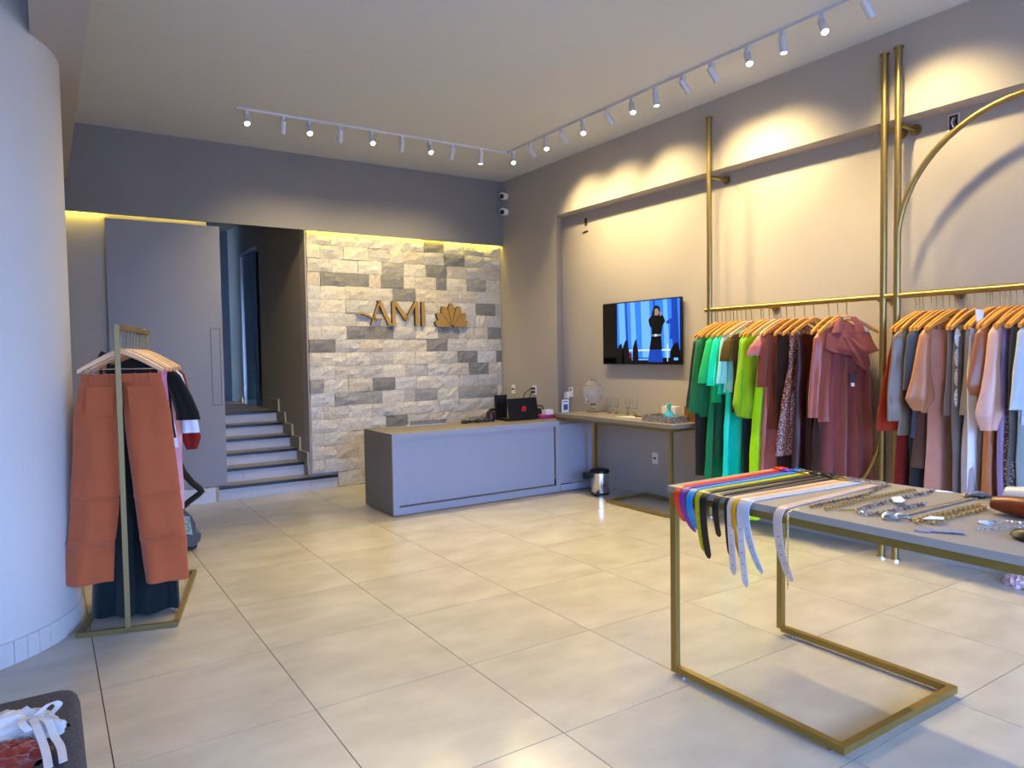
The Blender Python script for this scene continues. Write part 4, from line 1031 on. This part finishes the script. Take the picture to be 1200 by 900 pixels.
# ================================================================== chains and tags on the display table
def smooth_path(P, n):
    P = [Vector(p) for p in P]; out = []
    Q = [P[0] * 2 - P[1]] + P + [P[-1] * 2 - P[-2]]
    for i in range(1, len(Q) - 2):
        for s_ in range(n):
            t_ = s_ / n; a, b, c_, d = Q[i - 1], Q[i], Q[i + 1], Q[i + 2]
            out.append(.5 * ((2 * b) + (c_ - a) * t_ + (2 * a - 5 * b + 4 * c_ - d) * t_ * t_ + (3 * b - a - 3 * c_ + d) * t_ ** 3))
    out.append(P[-1])
    return out
def chain(name, path, link, thick, m, label, sub=12, m2=None):
    link *= .78; thick *= .62
    pts = smooth_path([(x * .985, y * .985, z) for x, y, z in path], sub)
    # resample evenly
    L = [0]
    for a, b in zip(pts, pts[1:]): L.append(L[-1] + (b - a).length)
    n = max(3, int(L[-1] / (link * .78)))
    g = G(); k = 0
    for i in range(n):
        s_ = L[-1] * (i + .5) / n
        while k < len(L) - 2 and L[k + 1] < s_: k += 1
        f = (s_ - L[k]) / max(L[k + 1] - L[k], 1e-6)
        p = pts[k].lerp(pts[k + 1], f); d = (pts[k + 1] - pts[k]).normalized()
        up = Vector((0, 0, 1)) if abs(d.z) < .8 else Vector((1, 0, 0))
        e = d.cross(up).normalized(); u = e.cross(d)
        tilt = radians(38 if i % 2 else -38); e2 = e * cos(tilt) + u * sin(tilt)
        f0 = len(g.bm.faces)
        q = []
        for j in range(8):
            a = 2 * pi * j / 8
            q.append(p + d * cos(a) * link * .55 + e2 * sin(a) * link * .36)
        g.tube(q, thick, 5, closed=True)
        if m2 and (i // 3) % 2:
            g.bm.faces.ensure_lookup_table()
            for ff in g.bm.faces[f0:]: ff.material_index = 1
    ms = [m, m2] if m2 else m
    return tag(g.build(name, ms, smooth=True, free=True), label, 'chain')
CG = mat('chain_gold', (.78, .56, .22), .25, 1.0); CS = mat('chain_silver', (.72, .72, .74), .22, 1.0); CD = mat('chain_gunmetal', (.28, .27, .28), .3, 1.0); CBR = mat('chain_bronze', (.42, .27, .13), .35, .9)
h = TT + .009
chain('chain_belt', [(2.66, 1.80, h), (2.85, 1.80, h), (3.05, 1.80, h), (3.25, 1.845, h), (3.39, 1.862, h)], .026, .0035, CBR, 'mixed bronze and grey chain belt next to the cream belt', m2=CD)
chain('chain_belt', [(2.665, 1.735, h), (2.80, 1.742, h), (2.96, 1.75, h), (3.2, 1.742, h), (3.37, 1.735, h)], .022, .0048, CG, 'tight gold rope chain lying straight across the table')
chain('chain_necklace', [(2.70, 1.70, TT + .006), (2.80, 1.665, TT + .006), (2.93, 1.69, TT + .006), (2.98, 1.70, TT + .006)], .014, .0022, CG, 'fine gold chain lying beside the rope chain')
chain('chain_belt', [(3.40, 1.665, h), (3.07, 1.665, h), (2.85, 1.655, h), (2.74, 1.635, h), (2.715, 1.60, h), (2.76, 1.565, h), (2.92, 1.555, h), (3.10, 1.55, h)], .028, .004, CD, 'gunmetal and silver chain belt laid in a long loop', m2=CS)
chain('chain_belt', [(2.73, 1.405, h), (2.87, 1.415, h), (3.02, 1.41, h), (3.2, 1.40, h), (3.22, 1.385, h), (3.19, 1.365, h), (3.0, 1.365, h), (2.85, 1.37, h), (2.77, 1.365, h)], .030, .0055, CG, 'chunky gold chain belt doubled back on itself')
chain('chain_belt', [(2.79, 1.215, h), (2.86, 1.18, h), (2.95, 1.15, h), (3.0, 1.10, h), (3.02, .98, h)], .022, .003, CS, 'silver chain belt at the right edge of the photo')
chain('chain_necklace', [(2.93, 1.235, h), (2.99, 1.225, h), (3.01, 1.17, h), (3.02, 1.02, h)], .02, .003, CS, 'silver chain holding the round pale pendant')
chain('hanging_chain', [(2.60, 1.81, TT + .004), (2.545, 1.808, TT + .006), (2.522, 1.806, TT - .01), (2.519, 1.805, TT - .1), (2.519, 1.805, .63)], .013, .0022, CG, 'fine gold chain hanging over the table edge by the cream belt')
t = thing('metal_belt', 'flat silver belt with large ring buckles at both ends', 'belt', (3.05, 1.475, TT))
G().ribbon([(2.76, 1.478, TT + .006), (3.0, 1.475, TT + .007), (3.33, 1.47, TT + .006)], (0, 1, 0), .018, .004).build('strap', mat('silver_band', (.8, .78, .70), .25, .9), t)
for x, yy in ((2.715, 1.49), (2.73, 1.45), (2.69, 1.475), (3.37, 1.475), (3.40, 1.455), (3.36, 1.49), (3.41, 1.48)):
    G().tube([(x + .026 * cos(a), yy + .026 * sin(a), TT + .009 + .006 * sin(a * 2)) for a in [2 * pi * q / 16 for q in range(16)]], .006, 6, closed=True).build('ring', CD if x > 3 else CS, t, smooth=True)
def price_tag(pts, z, label, col='#e6e8ee'):
    return tag(G().prism(pts, lambda a, b, d: Vector((a, b, d)), z, z + .0025).build('price_tag', mat('tag_' + col, col, .5), free=True), label, 'tag')
price_tag([(3.02, 1.655), (2.94, 1.60), (2.95, 1.575), (3.00, 1.585), (3.07, 1.64)], TT + .016, 'white price tag on the gunmetal loop chain')
price_tag([(2.72, 1.37), (2.77, 1.32), (2.80, 1.335), (2.78, 1.375)], TT + .019, 'white price tag at the near end of the chunky gold chain')
price_tag([(3.40, 1.68), (3.37, 1.63), (3.41, 1.585), (3.415, 1.60)], TT + .001, 'white tag with string at the far edge of the table')
t = thing('hang_strap', 'lilac grey strap with square end lying at the table edge', 'strap', (2.64, 1.28, TT))
LIL = mat('lilac_card', '#8f8792', .6)
G().prism([(2.585, 1.335), (2.65, 1.345), (2.66, 1.305), (2.595, 1.285)], lambda a, b, d: Vector((a, b, d)), TT + .0005, TT + .006).build('square_end', LIL, t)
G().prism([(2.61, 1.295), (2.635, 1.300), (2.70, 1.22), (2.665, 1.205)], lambda a, b, d: Vector((a, b, d)), TT + .006, TT + .010).build('strap', LIL, t)
t = thing('pendant', 'round pale glass pendant on the silver chain', 'pendant', (2.90, 1.237, TT))
G().lathe([(0, .0005), (.024, .0005), (.027, .006), (.018, .012), (0, .014)], 18, (2.90, 1.237, TT)).build('disc', mat('pale_opal', '#c6d3ee', .15, coat=.5), t, smooth=True)
t = thing('clutch_roll', 'rolled reddish brown leather clutch on the display table', 'clutch', (3.1, 1.15, TT))
g = G(); R = []
for q in range(9):
    y = 1.30 - q * .045; s_ = (.62, .85, .95, 1, 1, 1, 1, 1, 1)[q]
    R.append([Vector((3.115 + .055 * s_ * cos(a), y, TT + .001 + .040 + .040 * s_ * sin(a))) for a in [2 * pi * k / 18 for k in range(18)]])
g.rings(R).build('roll', cloth('clutch_leather', '#7a3a22', 'leather'), t, smooth=True)
t = thing('clutch_roll', 'cream rolled clutch behind the brown one', 'clutch', (3.33, 1.2, TT))
g = G(); R = []
for q in range(8):
    y = 1.335 - q * .05; s_ = (.8, .97, 1, 1, 1, 1, 1, 1)[q]
    R.append([Vector((3.32 + .05 * s_ * cos(a), y, TT + .001 + .042 + .042 * s_ * sin(a))) for a in [2 * pi * k / 18 for k in range(18)]])
g.rings(R).build('roll', cloth('cream_leather', '#ddd3c4', 'leather'), t, smooth=True)
t = thing('sunglasses_case', 'black curved case lying at the right edge of the display table', 'case', (2.76, .98, TT))
G().lathe([(0, .0005), (.045, .0005), (.055, .012), (.05, .028), (.03, .038), (0, .04)], 20, (2.77, 1.0, TT), Matrix(((1, 0, 0), (0, 1.9, 0), (0, 0, 1)))).build('shell', BLACK, t, smooth=True)

# ================================================================== ottoman and clothes, bottom left
OT = .45
t = thing('ottoman', 'dark grey woven ottoman with rounded corner in the bottom left foreground', 'ottoman', (-.35, 2.45, 0))
OTM = mat('grey_weave', '#4a494e', .95, var=.35, vscale=160, bump=.5, bscale=260, spec=.15)
g = G()
def rrect(x0, x1, y0, y1, r, n=6):
    P = []
    for cx_, cy_, a0_ in ((x1 - r, y1 - r, 0), (x0 + r, y1 - r, 90), (x0 + r, y0 + r, 180), (x1 - r, y0 + r, 270)):
        for i in range(n + 1):
            a = radians(a0_ + 90 * i / n); P.append((cx_ + r * cos(a), cy_ + r * sin(a)))
    return P
R = []
for z_, ins, r_ in ((.07, .02, .05), (.09, .0, .06), (OT - .045, -.003, .065), (OT - .02, .004, .06), (OT - .006, .014, .055), (OT, .035, .045)):
    R.append([Vector((a, b, z_)) for a, b in rrect(-.80 + ins, .060 - ins, 1.95 + ins, 2.945 - ins, r_)])
g.rings(R).build('seat', OTM, t, smooth=True)
for x in (-.72, -.02):
    for y in (2.03, 2.86): G().lathe([(0, 0), (.022, 0), (.028, .071), (0, .071)], 12, (x, y, 0)).build('leg', BLACK, t, smooth=True)
def crumple(name, c_, sx, sy, sz, m, label, cat, seed, freq=3.5, amp=.45):
    g = G(); bmesh.ops.create_icosphere(g.bm, subdivisions=5, radius=1)
    sv = Vector((seed, seed * 1.7, seed * .3))
    for v in g.bm.verts:
        n_ = noise.noise(v.co * freq + sv); n2 = noise.noise(v.co * freq * 2.3 + sv)
        rd = 1 - abs(n_) * amp + n2 * amp * .3
        zz_ = v.co.z
        v.co = Vector((c_[0] + v.co.x * sx * rd, c_[1] + v.co.y * sy * rd, c_[2] + (zz_ * sz * rd if zz_ > 0 else 0)))
    return tag(g.build(name, m, free=True, smooth=True), label, cat)
t = thing('shorts', 'white drawstring shorts bunched on the grey ottoman', 'shorts', (-.10, 2.62, OT))
WM = cloth('white_denim', '#bdb8b4', 'cotton')
g = G(); bmesh.ops.create_icosphere(g.bm, subdivisions=5, radius=1)
for v in g.bm.verts:
    cs = v.co.copy()
    fold = -abs(sin(cs.x * 6 + cs.y * 3 + 2 * noise.noise(cs * 2))) * .16 + noise.noise(cs * 2.6) * .2 - abs(noise.noise(cs * 4.0)) * .18 + .1
    rd = 1 + fold
    v.co = Vector((-.14 + cs.x * .155 * rd, 2.625 + cs.y * .085 * rd + .02 * sin(cs.x * 5), OT + .001 + max(cs.z, 0) * .075 * rd))
g.build('cloth_body', WM, t, smooth=True)
rb = [[(-.06, 2.60, OT + .05), (-.03, 2.56, OT + .055), (-.015, 2.50, OT + .03), (.0, 2.44, OT + .02), (.005, 2.36, OT + .012)], [(-.07, 2.60, OT + .055), (-.06, 2.54, OT + .06), (-.045, 2.47, OT + .04), (-.035, 2.40, OT + .03), (-.03, 2.33, OT + .02)], [(-.08, 2.61, OT + .06), (-.095, 2.56, OT + .07), (-.075, 2.52, OT + .055), (-.06, 2.57, OT + .05)], [(-.06, 2.61, OT + .06), (-.02, 2.64, OT + .075), (.0, 2.66, OT + .055), (-.025, 2.62, OT + .045)]]
for q in rb: G().ribbon(smooth_path(q, 5), (1, .3, 0), .022, .003).build('drawstring', WM, t, smooth=True)
crumple('scarf', (-.13, 2.47, OT + .001), .115, .085, .055, cloth('rust_knit', '#7c3426', 'cotton'), 'rust red garment crumpled below the white shorts on the ottoman', 'garment', 3.3)
crumple('scarf', (-.23, 2.53, OT + .001), .09, .06, .05, cloth('cream_knit', '#cfc4b5', 'cotton'), 'cream garment crumpled at the left of the ottoman', 'garment', 8.1)

crumple('cloth_bundle', (5.40, 2.05, .001), .10, .14, .10, cloth('pale_pink_cloth', '#d9c6cc', 'cotton'), 'pale pink-white bundle on the floor by the right baseboard, beyond the display table', 'bundle', 5.5)
